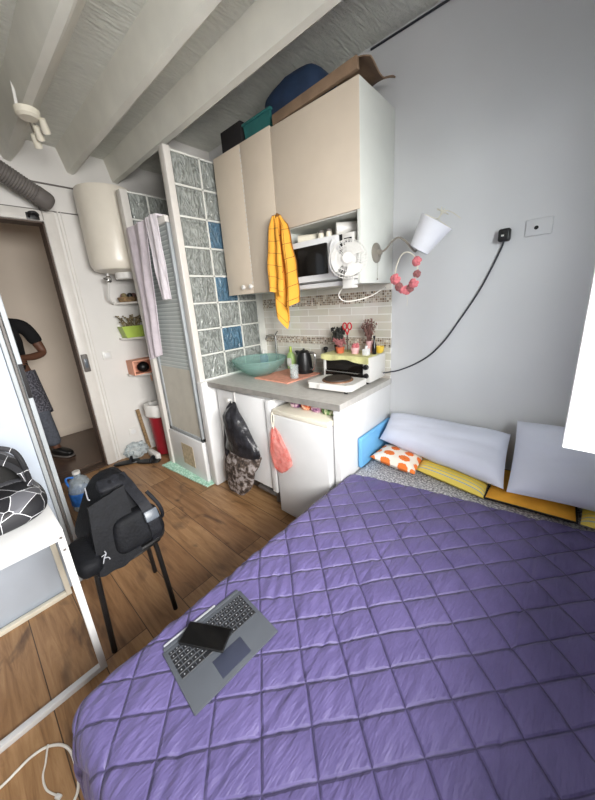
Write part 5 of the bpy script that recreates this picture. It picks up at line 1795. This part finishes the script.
# ------------------------------------------------------------------ person in the hallway
PX, PY = -3.28, -1.655
pr_ = thing('person', 'person in black t-shirt and grey jeans standing in the hallway, arms folded', 'person', (PX, PY, 0))
body = [
    [(PX, PY, 0.93, 0.135), (PX - 0.01, PY, 1.10, 0.125), (PX - 0.015, PY, 1.28, 0.15), (PX - 0.015, PY, 1.44, 0.115), (PX + 0.01, PY - 0.015, 1.53, 0.055), (PX + 0.03, PY - 0.04, 1.59, 0.06), (PX + 0.05, PY - 0.06, 1.65, 0.088), (PX + 0.045, PY - 0.07, 1.73, 0.085), (PX + 0.035, PY - 0.075, 1.785, 0.05)],
]
for s, (hx, hy) in ((1, (0.17, -0.05)), (-1, (0.15, 0.05))):
    ex = (PX + 0.02, PY + s * 0.285, 1.15)
    wr_ = (PX + 0.20, PY + s * 0.06, 1.13 + 0.02 * s)
    body.append([(PX - 0.015, PY, 1.44, 0.115), (PX, PY + s * 0.19, 1.445, 0.062), (PX + 0.005, PY + s * 0.24, 1.31, 0.05), (*ex, 0.042), (PX + 0.12, PY + s * 0.17, 1.135, 0.038), (*wr_, 0.027), (PX + 0.22, PY - s * 0.01, 1.135 + 0.02 * s, 0.03)])
    hand = Vector((PX + 0.22, PY - s * 0.01, 1.135 + 0.02 * s))
    for f in range(4):
        o = Vector((0.005 * f, 0, 0.026 - 0.017 * f))
        L = (0.062, 0.072, 0.068, 0.052)[f]
        body.append([(*hand, 0.03), tuple(hand + o + Vector((0.008, -s * 0.035, 0))) + (0.009,), tuple(hand + o + Vector((0.004, -s * (0.035 + L * 0.6), -0.004))) + (0.0085,), tuple(hand + o + Vector((-0.02, -s * (0.035 + L * 0.9), -0.006))) + (0.007,)])
    body.append([(*hand, 0.03), tuple(hand + Vector((0.012, -s * 0.01, 0.034))) + (0.010,), tuple(hand + Vector((0.018, -s * 0.035, 0.05))) + (0.008,)])
    kn_ = (PX + 0.03, PY + s * 0.12, 0.50)
    an = (PX - 0.01, PY + s * 0.155, 0.09)
    body.append([(PX, PY, 0.93, 0.135), (PX, PY + s * 0.095, 0.84, 0.09), (*kn_, 0.06), (PX, PY + s * 0.14, 0.30, 0.055), (*an, 0.04), (PX + 0.10, PY + s * 0.20, 0.05, 0.032)])
bo = skin('body', body, 'skin', pr_, 2)
ts = [[(PX - 0.005, PY, 0.93, 0.150), (PX - 0.01, PY, 1.10, 0.145), (PX - 0.015, PY, 1.28, 0.163), (PX - 0.015, PY, 1.44, 0.135), (PX - 0.005, PY - 0.005, 1.50, 0.082)]]
for s in (1, -1):
    ts.append([(PX - 0.015, PY, 1.44, 0.135), (PX - 0.005, PY + s * 0.11, 1.455, 0.09), (PX, PY + s * 0.19, 1.445, 0.078), (PX + 0.004, PY + s * 0.238, 1.32, 0.066), (PX + 0.012, PY + s * 0.258, 1.25, 0.064)])
skin('t_shirt', ts, 'tshirt', pr_, 2)
jn = [[(PX, PY, 0.93, 0.145), (PX, PY, 0.98, 0.142)]]
for s in (1, -1):
    jn.append([(PX, PY, 0.93, 0.145), (PX, PY + s * 0.095, 0.84, 0.105), (PX + 0.03, PY + s * 0.12, 0.50, 0.078), (PX, PY + s * 0.14, 0.30, 0.075), (PX - 0.005, PY + s * 0.152, 0.115, 0.075)])
skin('jeans', jn, 'jeans', pr_, 2)
sk_ = MB()
sk_.grid(lambda u, v: (PX + (0.165 + 0.03 * v) * math.cos(-2.6 + 5.2 * u), PY + (0.165 + 0.05 * v) * math.sin(-2.6 + 5.2 * u), 0.99 - (0.30 + 0.22 * u) * v + 0.015 * math.sin(12 * u)), 40, 16, 0.01)
sk_.build('tied_shirt', 'shirt_tied', pr_)
for s in (1, -1):
    rot = Rz(s * 24)
    b = MB()
    b.soft((PX + 0.075, PY + s * 0.185, 0.052), (0.29, 0.10, 0.095), 0.7, 28, 14, fn=lambda q: (q.x, q.y, q.z if q.z < 0 else q.z * (1 - 0.45 * max(0, q.x))), rot=rot)
    sho = b.build('shoe', 'black', pr_)
    b = MB()
    b.soft((PX + 0.075, PY + s * 0.185, 0.013), (0.30, 0.108, 0.026), 0.55, 28, 8, rot=rot)
    b.build('sole', 'duct', sho)
hr = MB()
hr.soft((PX + 0.028, PY - 0.067, 1.725), (0.20, 0.185, 0.21), 1.0, 24, 16, fn=lambda q: (q.x if q.z > -0.1 else min(q.x, 0.1), q.y, max(q.z, -0.5)))
hr.build('hair', 'hair', pr_)
fc = MB()
for s in (-1, 1):
    fc.soft((PX + 0.128, PY - 0.06 + s * 0.034, 1.67), (0.016, 0.026, 0.014), 1, 12, 8)
fc.build('eyes', 'whitem', pr_)
ns = MB()
ns.soft((PX + 0.142, PY - 0.06, 1.64), (0.035, 0.03, 0.05), 0.9, 12, 10)
for s in (-1, 1):
    ns.soft((PX + 0.045, PY - 0.062 + s * 0.092, 1.655), (0.035, 0.016, 0.06), 0.9, 12, 10)
ns.build('nose_and_ears', 'skin', pr_)
MB().soft((PX + 0.13, PY - 0.055, 1.60), (0.015, 0.05, 0.014), 0.9, 12, 8).build('mouth', 'mauve', pr_)
